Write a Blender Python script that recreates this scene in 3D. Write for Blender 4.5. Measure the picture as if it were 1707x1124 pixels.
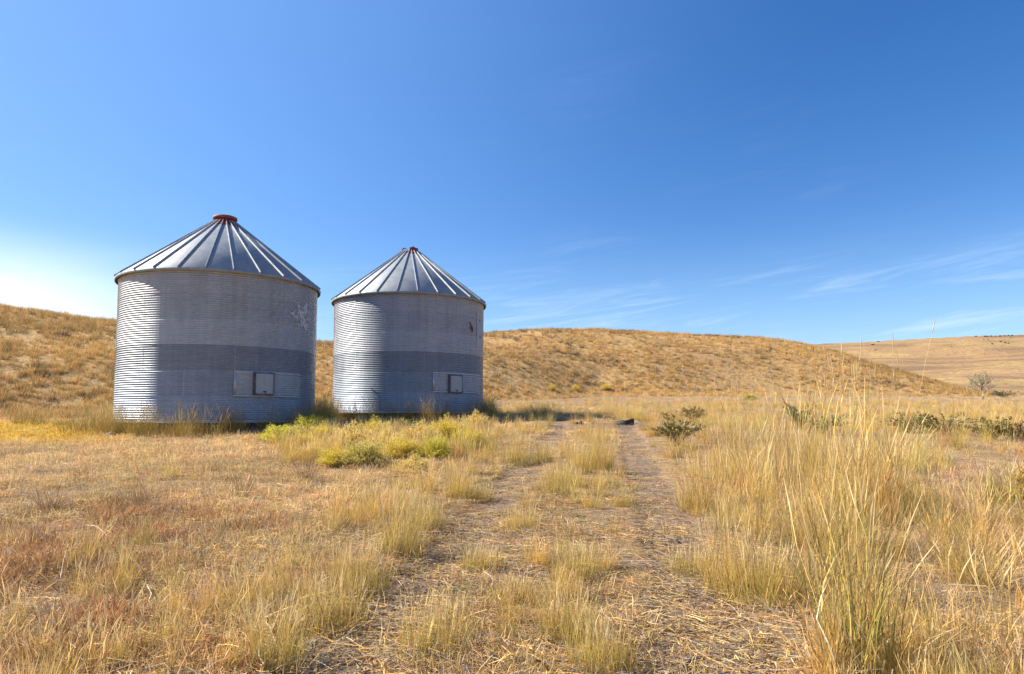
import bpy, math, random
import numpy as np
from mathutils import Vector, Matrix, noise as mnoise

for o in list(bpy.data.objects): bpy.data.objects.remove(o)
S = bpy.context.scene
COL = S.collection
R = math.radians

# ------------------------------------------------------------------ camera
F, W0, H0 = 1138.0, 1707.0, 1124.0
PITCH, SHIFT, CAMZ = R(4.2), 49.0, 1.6
cd = bpy.data.cameras.new('camera'); cam = bpy.data.objects.new('camera', cd); COL.objects.link(cam)
cd.sensor_width = 36.0; cd.lens = 36.0*F/W0; cd.shift_y = SHIFT/W0
cd.clip_start = 0.05; cd.clip_end = 5000
cam.location = (0, 0, CAMZ); cam.rotation_euler = (R(90)+PITCH, 0, 0)
S.camera = cam
S.render.resolution_x = 1024; S.render.resolution_y = 674
S.render.engine = 'CYCLES'

# ------------------------------------------------------------------ sky and sun
SUN_AZ, SUN_EL = R(-81.2), R(41)      # heading clockwise from +Y, elevation
world = bpy.data.worlds.new("World"); S.world = world; world.use_nodes = True
nt = world.node_tree; nt.nodes.clear()
def N(t, k, **kw):
    n = t.nodes.new(k)
    for a, b in kw.items(): setattr(n, a, b)
    return n
def L(t, a, b): t.links.new(a, b)
def val(t, op, a, b=None, c=None, clamp=False):
    n = N(t, 'ShaderNodeMath', operation=op, use_clamp=clamp)
    for i, v in enumerate((a, b, c)):
        if v is None: continue
        if isinstance(v, (int, float)): n.inputs[i].default_value = v
        else: L(t, v, n.inputs[i])
    return n.outputs[0]
def sstep(t, x, a, b, lo=0.0, hi=1.0):
    n = N(t, 'ShaderNodeMapRange', interpolation_type='SMOOTHSTEP')
    L(t, x, n.inputs['Value'])
    n.inputs['From Min'].default_value = a; n.inputs['From Max'].default_value = b
    n.inputs['To Min'].default_value = lo; n.inputs['To Max'].default_value = hi
    return n.outputs[0]
def mixc(t, f, a, b, mode='MIX'):
    n = N(t, 'ShaderNodeMix', data_type='RGBA', blend_type=mode)
    for s, v in ((n.inputs[0], f), (n.inputs[6], a), (n.inputs[7], b)):
        if isinstance(v, (int, float)): s.default_value = v
        elif isinstance(v, tuple): s.default_value = (v+(1,))[:4]
        else: L(t, v, s)
    return n.outputs[2]
def noise(t, vec, scale, detail=4, rough=.55, dist=0.0):
    n = N(t, 'ShaderNodeTexNoise')
    n.inputs['Scale'].default_value = scale; n.inputs['Detail'].default_value = detail
    n.inputs['Roughness'].default_value = rough; n.inputs['Distortion'].default_value = dist
    if vec is not None: L(t, vec, n.inputs['Vector'])
    return n.outputs['Fac']

SKY_STR = 0.068
sky = N(nt, 'ShaderNodeTexSky', sky_type='NISHITA'); sky.sun_disc = False
sky.sun_elevation = SUN_EL; sky.sun_rotation = SUN_AZ
sky.air_density = 1.0; sky.dust_density = 0.6; sky.ozone_density = 2.4; sky.altitude = 300
hs = N(nt, 'ShaderNodeHueSaturation'); L(nt, sky.outputs[0], hs.inputs['Color'])
hs.inputs['Hue'].default_value = 0.510
hs.inputs['Saturation'].default_value = 1.35; hs.inputs['Value'].default_value = 1.10
tc = N(nt, 'ShaderNodeTexCoord')
sep = N(nt, 'ShaderNodeSeparateXYZ'); L(nt, tc.outputs['Generated'], sep.inputs[0])
X, Y, Z = sep.outputs
el = val(nt, 'ARCSINE', Z)                                   # radians
az = val(nt, 'ARCTAN2', X, Y)                                # 0 ahead, + right
# planar cloud-layer projection
zz = val(nt, 'MAXIMUM', Z, 0.03)
comb = N(nt, 'ShaderNodeCombineXYZ')
L(nt, val(nt, 'DIVIDE', X, val(nt, 'ADD', zz, .05)), comb.inputs[0]); L(nt, val(nt, 'DIVIDE', Y, val(nt, 'ADD', zz, .05)), comb.inputs[1])
cmb2 = N(nt, 'ShaderNodeCombineXYZ'); L(nt, az, cmb2.inputs[0]); L(nt, val(nt, 'SUBTRACT', el, val(nt, 'MULTIPLY', az, .13)), cmb2.inputs[1])
mp = N(nt, 'ShaderNodeMapping'); L(nt, cmb2.outputs[0], mp.inputs['Vector'])
mp.inputs['Scale'].default_value = (1.6, 14.0, 1)
wisp = noise(nt, mp.outputs[0], 1.3, 9, .62, .9)
wisp2 = noise(nt, mp.outputs[0], 3.6, 9, .7, 1.2)
big = noise(nt, comb.outputs[0], .42, 3, .5)
w = sstep(nt, val(nt, 'ADD', val(nt, 'MULTIPLY', wisp, .65), val(nt, 'MULTIPLY', wisp2, .35)), .46, .64)
band = val(nt, 'MULTIPLY', sstep(nt, el, R(1.5), R(7)), sstep(nt, el, R(14), R(8)))
rightm = sstep(nt, az, R(-8), R(14), .5, 1)
c1 = val(nt, 'MULTIPLY', val(nt, 'MULTIPLY', w, band), rightm)
hi_ = val(nt, 'MULTIPLY', val(nt, 'MULTIPLY', w, sstep(nt, big, .5, .72)), .12)
leftc = val(nt, 'MULTIPLY', sstep(nt, az, R(-22), R(-38)), sstep(nt, el, R(14.0), R(5.5)))
leftn = val(nt, 'MULTIPLY', leftc, sstep(nt, wisp, .1, .5, .75, 1.0))
horiz = sstep(nt, el, R(16), R(0), 0, .34)
dt = N(nt, 'ShaderNodeVectorMath', operation='DOT_PRODUCT'); L(nt, tc.outputs['Generated'], dt.inputs[0])
dt.inputs[1].default_value = (math.sin(SUN_AZ)*math.cos(SUN_EL), math.cos(SUN_AZ)*math.cos(SUN_EL), math.sin(SUN_EL))
glow = sstep(nt, dt.outputs['Value'], 0.05, 1.0, 0, .46)
cf = val(nt, 'ADD', val(nt, 'MULTIPLY', c1, .36), hi_, clamp=True)
cw = (6.0, 6.9, 8.2)
skyc = mixc(nt, glow, hs.outputs[0], (2.35, 4.45, 8.1))
skyc = mixc(nt, horiz, skyc, (3.2, 5.2, 8.2))
skyc = mixc(nt, cf, skyc, cw)
skyc = mixc(nt, leftn, skyc, (8.5, 9.0, 9.6))
bg = N(nt, 'ShaderNodeBackground'); bg.inputs['Strength'].default_value = SKY_STR
L(nt, skyc, bg.inputs['Color'])
wo = N(nt, 'ShaderNodeOutputWorld'); L(nt, bg.outputs[0], wo.inputs['Surface'])

sd = bpy.data.lights.new('sun', 'SUN'); sd.energy = 5.0; sd.angle = R(.53); sd.color = (1, .915, .77)
sun = bpy.data.objects.new('sun', sd); COL.objects.link(sun)
sv = Vector((math.sin(SUN_AZ)*math.cos(SUN_EL), math.cos(SUN_AZ)*math.cos(SUN_EL), math.sin(SUN_EL)))
sun.rotation_euler = sv.to_track_quat('Z', 'Y').to_euler(); sun.location = (-20, 5, 30)
S.view_settings.view_transform = 'Standard'; S.view_settings.look = 'None'
S.view_settings.exposure = 1.22; S.view_settings.gamma = 1.0

# ------------------------------------------------------------------ helpers
def tag(o, label=None, cat=None, group=None, kind=None):
    if label: o['label'] = label
    if cat: o['category'] = cat
    if group: o['group'] = group
    if kind: o['kind'] = kind
    return o
def empty(name, loc, rz=0.0, scale=1.0):
    o = bpy.data.objects.new(name, None); COL.objects.link(o)
    o.empty_display_size = .2
    o.location = loc; o.rotation_euler = (0, 0, rz); o.scale = (scale,)*3
    return o
def npmesh(name, v, faces, mat=None, col=None, smooth=False):
    """v (n,3); faces: (m,k) int array or list of such arrays"""
    if not isinstance(faces, list): faces = [faces]
    faces = [f for f in faces if len(f)]
    me = bpy.data.meshes.new(name)
    me.vertices.add(len(v)); me.vertices.foreach_set('co', np.asarray(v, np.float32).ravel())
    tot = np.concatenate([np.full(len(f), f.shape[1]) for f in faces])
    lv = np.concatenate([f.ravel() for f in faces])
    st = np.concatenate([[0], np.cumsum(tot)[:-1]])
    me.loops.add(len(lv)); me.loops.foreach_set('vertex_index', lv.astype(np.int32))
    me.polygons.add(len(tot)); me.polygons.foreach_set('loop_start', st.astype(np.int32))
    if col is not None:
        a = me.color_attributes.new('Col', 'FLOAT_COLOR', 'POINT')
        c4 = np.ones((len(v), 4), np.float32); c4[:, :3] = col
        a.data.foreach_set('color', c4.ravel())
    me.update(calc_edges=True)
    me.polygons.foreach_set('use_smooth', np.full(len(tot), smooth))
    if mat: me.materials.append(mat)
    return me
def obj(name, me, parent=None):
    o = bpy.data.objects.new(name, me); COL.objects.link(o)
    if parent: o.parent = parent
    return o
class MB:
    def __init__(s): s.v = []; s.f = []
    def add(s, v, f):
        b = len(s.v); s.v += [tuple(p) for p in v]; s.f += [tuple(i+b for i in q) for q in f]
    def box(s, c, d, M=None):
        x, y, z = (k/2 for k in d)
        p = [Vector((sx*x, sy*y, sz*z)) for sz in (-1, 1) for sy in (-1, 1) for sx in (-1, 1)]
        if M: p = [M @ q for q in p]
        p = [q+Vector(c) for q in p]
        s.add(p, [(0, 2, 3, 1), (4, 5, 7, 6), (0, 1, 5, 4), (2, 6, 7, 3), (0, 4, 6, 2), (1, 3, 7, 5)])
    def tube(s, pts, rad, n=6):
        rad = rad if isinstance(rad, (list, tuple)) else [rad]*len(pts)
        rings = []
        for i, p in enumerate(pts):
            p = Vector(p); a = Vector(pts[max(0, i-1)]); b = Vector(pts[min(len(pts)-1, i+1)])
            d = (b-a).normalized(); q = d.to_track_quat('Z', 'Y')
            rings.append([p+q @ Vector((math.cos(2*math.pi*k/n)*rad[i], math.sin(2*math.pi*k/n)*rad[i], 0)) for k in range(n)])
        v = [q for r_ in rings for q in r_]; f = []
        for i in range(len(pts)-1):
            for k in range(n):
                a = i*n+k; b = i*n+(k+1) % n
                f.append((a, b, b+n, a+n))
        f.append(tuple(range(n))[::-1]); f.append(tuple((len(pts)-1)*n+k for k in range(n)))
        s.add(v, f)
    def lathe(s, prof, n=96, a0=0.0, a1=2*math.pi, closed=True):
        m = len(prof); v = []; f = []
        cols = n if closed else n+1
        for i in range(cols):
            a = a0+(a1-a0)*i/n
            for r_, z in prof: v.append((r_*math.sin(a), -r_*math.cos(a), z))
        for i in range(n):
            j = (i+1) % cols
            for k in range(m-1): f.append((i*m+k, j*m+k, j*m+k+1, i*m+k+1))
        s.add(v, f)
    def build(s, name, mat, parent=None, smooth=False):
        me = bpy.data.meshes.new(name); me.from_pydata([tuple(p) for p in s.v], [], s.f); me.update()
        if smooth: me.polygons.foreach_set('use_smooth', [True]*len(me.polygons))
        if mat: me.materials.append(mat)
        return obj(name, me, parent)

def new_mat(name):
    m = bpy.data.materials.new(name); m.use_nodes = True
    t = m.node_tree; t.nodes.clear()
    out = N(t, 'ShaderNodeOutputMaterial'); p = N(t, 'ShaderNodeBsdfPrincipled')
    L(t, p.outputs[0], out.inputs['Surface'])
    return m, t, p, out
def bump(t, p, h, strength, dist):
    b = N(t, 'ShaderNodeBump'); b.inputs['Strength'].default_value = strength; b.inputs['Distance'].default_value = dist
    L(t, h, b.inputs['Height']); L(t, b.outputs[0], p.inputs['Normal'])

# ------------------------------------------------------------------ numpy value noise
_rg = np.random.RandomState(7)
_T = _rg.rand(512, 512)
def vn(x, y):
    xi = np.floor(x).astype(int); yi = np.floor(y).astype(int)
    fx = x-xi; fy = y-yi; fx = fx*fx*(3-2*fx); fy = fy*fy*(3-2*fy)
    a = _T[xi % 512, yi % 512]; b = _T[(xi+1) % 512, yi % 512]
    c = _T[xi % 512, (yi+1) % 512]; d = _T[(xi+1) % 512, (yi+1) % 512]
    return (a*(1-fx)+b*fx)*(1-fy)+(c*(1-fx)+d*fx)*fy
def fbm(x, y, s, oct=4, ox=0.0):
    t = 0; a = 1; n = 0
    for k in range(oct):
        t = t+a*vn(x*s+ox+17.3*k, y*s+31.7*k+ox*.37); n += a; a *= .5; s *= 2.03
    return t/n-.5
def ss(x, a, b):
    t = np.clip((x-a)/(b-a), 0, 1); return t*t*(3-2*t)
def interp(u, px, vals): return np.interp(u, (np.array(px)-853.5)/F, vals)

# ------------------------------------------------------------------ terrain
HZ = 694.6
def track_c(y):
    return np.where(y < 17, -.42+.138*y, 1.926+.138*(y-17)-.0022*np.clip(y-17, 0, 60)**2*1.6)
def rut(x, y):
    """0..1 bare-soil mask of the two wheel ruts"""
    c = track_c(y); wob = fbm(x, y, .9, 3, 5)*.5
    hw = .32+.16*fbm(x, y, .6, 2, 40)+.14*ss(y, 6, 3)
    l = np.abs(x-(c-1.05)+wob*.5); r = np.abs(x-(c+1.08)+wob*.4)
    m = 1-ss(np.minimum(l, r), hw*.75, hw*1.35)
    return m*(1-ss(y, 21, 25)*(.75))*(y < 60)*(y > -6)
def terrain(x, y):
    x = np.asarray(x, float); y = np.asarray(y, float)
    yy = np.maximum(y, 9.0)
    u = np.clip(x/yy, -1.05, 1.05)
    base = np.where(y > 0, .058*np.minimum(y, 56)+.01*np.clip(y-56, 0, 1e4), .02*y)
    base = base+.10*fbm(x, y, .11, 3, 3)*ss(np.hypot(x, y), 3, 14)+.05*fbm(x, y, .6, 3, 9)+.018*fbm(x, y, 3.1, 3, 2)
    # left side stays lower just past the bins, right side
    sil = interp(u, [-300, 0, 100, 187, 300, 400, 540, 650, 808, 870, 940, 1000, 1060, 1120, 1190, 1270, 1320, 1400, 1450, 1500, 1550, 1600, 1650, 1707, 2000],
                 [500, 525, 534, 546, 562, 577, 584, 579, 565, 560, 556, 554, 556, 561, 565, 568, 575, 591, 607, 622.5, 637, 650, 661, 668, 672])
    yc = interp(u, [-300, 0, 187, 500, 808, 1000, 1320, 1500, 1650, 2000], [52, 58, 64, 84, 96, 104, 98, 84, 66, 58])
    yf = interp(u, [-300, 0, 187, 500, 808, 1000, 1320, 1500, 1650, 2000], [25, 26, 27, 36, 44, 54, 58, 58, 56, 54])
    zc = CAMZ+yc*(HZ-sil)/F
    zf = .058*np.minimum(yf, 56)
    s = np.clip((y-yf)/(yc-yf), 0, 1)
    g = 1-(1-s)**1.75
    g = g*ss(s, -.02, .22)**.5
    hill = zf+(zc-zf)*g
    hill = np.where(y > yc, zc-.16*(y-yc)-.002*(y-yc)**2*.2, hill)
    am = ss(s, 0, .3)*ss(yc+25, y, y+20)
    rough = (1.1*fbm(x, y, .07, 4, 11)+.45*fbm(x, y, .33, 3, 21))*ss(s, .02, .35)
    hill = hill+rough*(1-.75*ss(s, .72, 1.0))
    h = np.where(y > yf, np.maximum(base*0+hill, -50), base)
    # blend foot
    k = ss(y, yf-4, yf+4)
    h = base*(1-k)+np.where(y > yf, hill, base)*k
    # far hills beyond the valley
    sil2 = interp(u, [0, 900, 1250, 1340, 1450, 1560, 1640, 1707, 1900], [640, 620, 578, 574, 569.5, 563, 559, 557.5, 552])
    t = np.clip((y-75)/(430-75), 0, 1)
    pix = 672+(sil2-672)*(t**.8)
    folds = 9*fbm(x, y, .011, 3, 51)*ss(t, .02, .3)*(1-ss(t, .8, 1))+3.5*fbm(x, y, .03, 3, 71)*ss(t, .05, .3)*(1-ss(t, .8, 1))
    far = CAMZ+np.minimum(y, 430)*(HZ-pix)/F+folds-.10*np.clip(y-430, 0, 1e4)
    h = np.where(y > 75, np.maximum(h, far), h)
    # ruts pressed in; broken bank across the track
    h = h-.05*rut(x, y)
    d = x-(track_c(y))
    m = ss(y, 21.0, 21.3)*(1-ss(y, 22.5, 26))*ss(d, -2.6, -1.8)*(1-ss(d, 1.5, 2.0))
    return h+m*.14
def gz(x, y): return float(terrain(np.array([x]), np.array([y]))[0])

def ang_list():
    a = list(np.arange(-46, 46.01, .2)); b = list(np.arange(47.5, 313, 1.5)); return np.radians(np.array(a+b))
TH = ang_list()
RR = np.concatenate([np.geomspace(.25, 2.6, 14), np.geomspace(2.7, 32, 330), np.geomspace(32.3, 1400, 300)])
rr, tt = np.meshgrid(RR, TH, indexing='ij')
gx = rr*np.sin(tt); gy = rr*np.cos(tt); gzv = terrain(gx, gy)
nr, nth = rr.shape
gv = np.stack([gx.ravel(), gy.ravel(), gzv.ravel()], 1)
gv = np.vstack([gv, [[0, 0, gz(0, 0)]]])
i, j = np.meshgrid(np.arange(nr-1), np.arange(nth), indexing='ij')
j2 = (j+1) % nth
quads = np.stack([i*nth+j, i*nth+j2, (i+1)*nth+j2, (i+1)*nth+j], -1).reshape(-1, 4)[:, ::-1]
jc = np.arange(nth); tri = np.stack([np.full(nth, nr*nth), (jc+1) % nth, jc], 1)[:, ::-1]
soil = rut(gv[:, 0], gv[:, 1])
# zone tints: r = soil, g = rust/red short growth, b = greenish-yellow band
def zone_red(x, y):
    u = x/np.maximum(y, 1)
    return ss(y, 3.2, 4.5)*(1-ss(y, 8.0, 11.0))*(1-ss(u, -.55, -.25))*ss(fbm(x, y, .7, 4, 61), -.12, .20)
def zone_yel(x, y):
    u = x/np.maximum(y, 1)
    return ss(y, 15.5, 17.5)*(1-ss(y, 22, 25))*(1-ss(u, -.66, -.52))
def zone_right(x, y): return ss(x-track_c(y), 1.6, 2.1)
def zone_mid(x, y): return 1-ss(np.abs(x-track_c(y)), .75, 1.05)
gcol = np.stack([soil, zone_red(gv[:, 0], gv[:, 1]), zone_yel(gv[:, 0], gv[:, 1])], 1)

def terrain_mat(name, kind):
    m, t, p, out = new_mat(name)
    geo = N(t, 'ShaderNodeNewGeometry'); pos = geo.outputs['Position']
    att = N(t, 'ShaderNodeAttribute', attribute_name='Col'); sp = N(t, 'ShaderNodeSeparateColor'); L(t, att.outputs['Color'], sp.inputs[0])
    n1 = noise(t, pos, .9, 6, .6); n2 = noise(t, pos, 14, 6, .7); n3 = noise(t, pos, 70, 4, .7); n0 = noise(t, pos, .12, 5, .6)
    if kind == 'ground':
        straw = mixc(t, sstep(t, n2, .35, .65), (.20, .125, .06), (.38, .245, .11))
        straw = mixc(t, sstep(t, n1, .4, .62), straw, (.20, .14, .09))
        straw = mixc(t, val(t, 'MULTIPLY', sp.outputs[1], .7), straw, (.20, .09, .045))
        straw = mixc(t, val(t, 'MULTIPLY', sp.outputs[2], .8), straw, (.40, .29, .07))
        dirt = mixc(t, sstep(t, n2, .3, .7), (.10, .068, .047), (.27, .19, .135))
        dirt = mixc(t, sstep(t, n3, .52, .66), dirt, (.30, .225, .16))
        dirt = mixc(t, sstep(t, n3, .40, .33), dirt, (.05, .037, .03))
        c = mixc(t, sp.outputs[0], straw, dirt)
        hgt = val(t, 'ADD', n2, val(t, 'MULTIPLY', n3, .5)); bump(t, p, hgt, .9, .03)
    elif kind == 'hill':
        n4 = noise(t, pos, 2.2, 6, .68)
        c = mixc(t, sstep(t, n4, .38, .62), (.26, .16, .068), (.38, .24, .10))
        c = mixc(t, sstep(t, n1, .52, .68, 0, .8), c, (.17, .115, .085))
        c = mixc(t, sstep(t, n0, .42, .60, 0, .7), c, (.40, .26, .115))
        c = mixc(t, sstep(t, n0, .44, .36, 0, .4), c, (.28, .17, .09))
        bump(t, p, n4, 1.0, .25)
    else:
        nA = noise(t, pos, .02, 5, .6); nB = noise(t, pos, .35, 6, .65)
        mpn = N(t, 'ShaderNodeMapping'); L(t, pos, mpn.inputs[0]); mpn.inputs['Scale'].default_value = (.012, .05, .05)
        nC = noise(t, mpn.outputs[0], 1.0, 6, .6)
        c = mixc(t, sstep(t, nC, .40, .60), (.20, .125, .068), (.33, .21, .10))
        c = mixc(t, sstep(t, nA, .5, .62, 0, .7), c, (.40, .28, .11))
        c = mixc(t, sstep(t, nB, .46, .68, 0, .75), c, (.20, .13, .075))
        c = mixc(t, sstep(t, noise(t, pos, .9, 5, .7), .5, .62, 0, .5), c, (.19, .12, .07))
        bump(t, p, nB, .8, 1.2)
    L(t, c, p.inputs['Base Color']); p.inputs['Roughness'].default_value = .95
    p.inputs['Specular IOR Level'].default_value = .15
    return m
M_ground = terrain_mat('ground_soil_and_straw', 'ground')
M_hill = terrain_mat('hill_dry_grass', 'hill'); M_far = terrain_mat('far_hill_grass', 'far')

fc = gv[quads].mean(1); fx, fy = fc[:, 0], fc[:, 1]
fu = np.clip(fx/np.maximum(fy, 9), -1.05, 1.05)
foot = interp(fu, [-300, 0, 187, 500, 808, 1000, 1320, 1500, 1650, 2000], [25, 26, 27, 36, 44, 54, 58, 58, 56, 54])
crest = interp(fu, [-300, 0, 187, 500, 808, 1000, 1320, 1500, 1650, 2000], [52, 58, 64, 84, 96, 104, 98, 84, 66, 58])
is_hill = (fy > foot) & (fy <= crest+22); is_far = fy > crest+22
is_trk = (soil[quads].mean(1) > .5) & ~is_hill & ~is_far & (fy > 0)
def sub(mask, extra=None):
    q = quads[mask]; fl = [q]
    if extra is not None: fl.append(extra)
    ids = np.unique(np.concatenate([a.ravel() for a in fl])); mp_ = -np.ones(len(gv), int); mp_[ids] = np.arange(len(ids))
    return gv[ids], [mp_[a] for a in fl], gcol[ids]
for nm, mk, ex, mt in (('ground', ~is_hill & ~is_far & ~is_trk, tri, M_ground), ('dirt_track', is_trk, None, M_ground),
                       ('hill', is_hill, None, M_hill), ('far_hills', is_far, None, M_far)):
    v, f, c = sub(mk, ex)
    tag(obj(nm, npmesh(nm, v, f, mt, c, True)), kind='structure')

# ------------------------------------------------------------------ grain bins
def metal(name, base, rough, metallic, spangle=.12, tint=(1, 1, 1), streak=0.0, rust=0.0):
    m, t, p, out = new_mat(name)
    tco = N(t, 'ShaderNodeTexCoord'); pos = tco.outputs['Object']
    vor = N(t, 'ShaderNodeTexVoronoi'); vor.inputs['Scale'].default_value = 26; L(t, pos, vor.inputs['Vector'])
    sp = N(t, 'ShaderNodeSeparateColor'); L(t, vor.outputs['Color'], sp.inputs[0])
    n1 = noise(t, pos, 2.2, 6, .65)
    mpn = N(t, 'ShaderNodeMapping'); L(t, pos, mpn.inputs[0]); mpn.inputs['Scale'].default_value = (5, 5, .35)
    n2 = noise(t, mpn.outputs[0], 1.6, 5, .6)
    f = val(t, 'ADD', val(t, 'MULTIPLY', sp.outputs[0], spangle), val(t, 'MULTIPLY', n1, .50))
    f = val(t, 'ADD', f, val(t, 'MULTIPLY', n2, .45+streak))
    f = val(t, 'ADD', f, .42)
    c = mixc(t, 1.0, tuple(base*k for k in tint), (1, 1, 1), 'MULTIPLY')
    vm = N(t, 'ShaderNodeVectorMath', operation='SCALE'); L(t, c, vm.inputs[0]); L(t, f, vm.inputs['Scale'])
    c = vm.outputs[0]
    if rust:
        c = mixc(t, sstep(t, noise(t, mpn.outputs[0], 3.1, 8, .7), .62, .78, 0, rust), c, (.16, .07, .035))
    L(t, c, p.inputs['Base Color']); p.inputs['Metallic'].default_value = metallic
    L(t, sstep(t, n1, .3, .7, rough-.07, rough+.1), p.inputs['Roughness'])
    bump(t, p, n1, .12, .05)
    return m
M_wall_hi = metal('weathered_galvanised', .42, .46, .35, tint=(.92, .99, 1.12), rust=.25)
M_wall_lo = metal('bright_galvanised', .29, .40, .50, tint=(.84, .98, 1.24), rust=.2)
M_RING = [metal('ring_metal', b_, r_, m_, tint=t_, rust=u_) for b_, r_, m_, t_, u_ in ((.36, .46, .45, (.82, .98, 1.26), .45), (.31, .46, .45, (.84, .98, 1.2), .3), (.26, .46, .42, (.87, .98, 1.18), .25), (.40, .46, .33, (.92, .99, 1.12), .25), (.36, .48, .33, (.92, .99, 1.12), .35), (.38, .5, .33, (.94, .99, 1.1), .3))]
M_patch = metal('patch_galvanised', .40, .45, .35, tint=(.94, 1, 1.12))
M_roof = metal('roof_galvanised', .25, .55, .22, tint=(.9, 1, 1.12), spangle=.06, streak=.2, rust=.3)
M_rib = metal('roof_rib_metal', .34, .5, .3, tint=(.95, 1, 1.06))
M_hatch = metal('hatch_sheet', .30, .5, .3, tint=(.95, 1.02, 1.15), rust=.6)
def plain(name, c, rough=.8, metallic=0.0, var=.35, scale=6):
    m, t, p, out = new_mat(name)
    tco = N(t, 'ShaderNodeTexCoord'); n1 = noise(t, tco.outputs['Object'], scale, 6, .65)
    L(t, mixc(t, sstep(t, n1, .35, .65), tuple(k*(1-var) for k in c), tuple(min(1, k*(1+var)) for k in c)), p.inputs['Base Color'])
    p.inputs['Roughness'].default_value = rough; p.inputs['Metallic'].default_value = metallic
    bump(t, p, n1, .3, .02)
    return m
M_red = plain('faded_red_paint', (.20, .016, .012), .7)
M_redtop = plain('faded_red_lid', (.24, .06, .05), .7)
M_trim = plain('cream_eave_trim', (.46, .40, .27), .6, var=.2)
M_gapm = plain('frame_metal_shadow_gap', (.10, .10, .12), .6, .3)  # hatch frame colour, darkened to paint in the shadow gap round the door
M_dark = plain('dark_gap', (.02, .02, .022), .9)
M_conc = plain('weathered_concrete', (.15, .125, .105), .95)
M_rust = plain('rusted_hole_edge', (.13, .04, .03), .9)
M_rubber = plain('black_rubber', (.018, .018, .02), .7, var=.3, scale=20)
M_whitep = plain('chalky_white_stain', (.62, .62, .64), .7, var=.15, scale=30)

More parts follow.
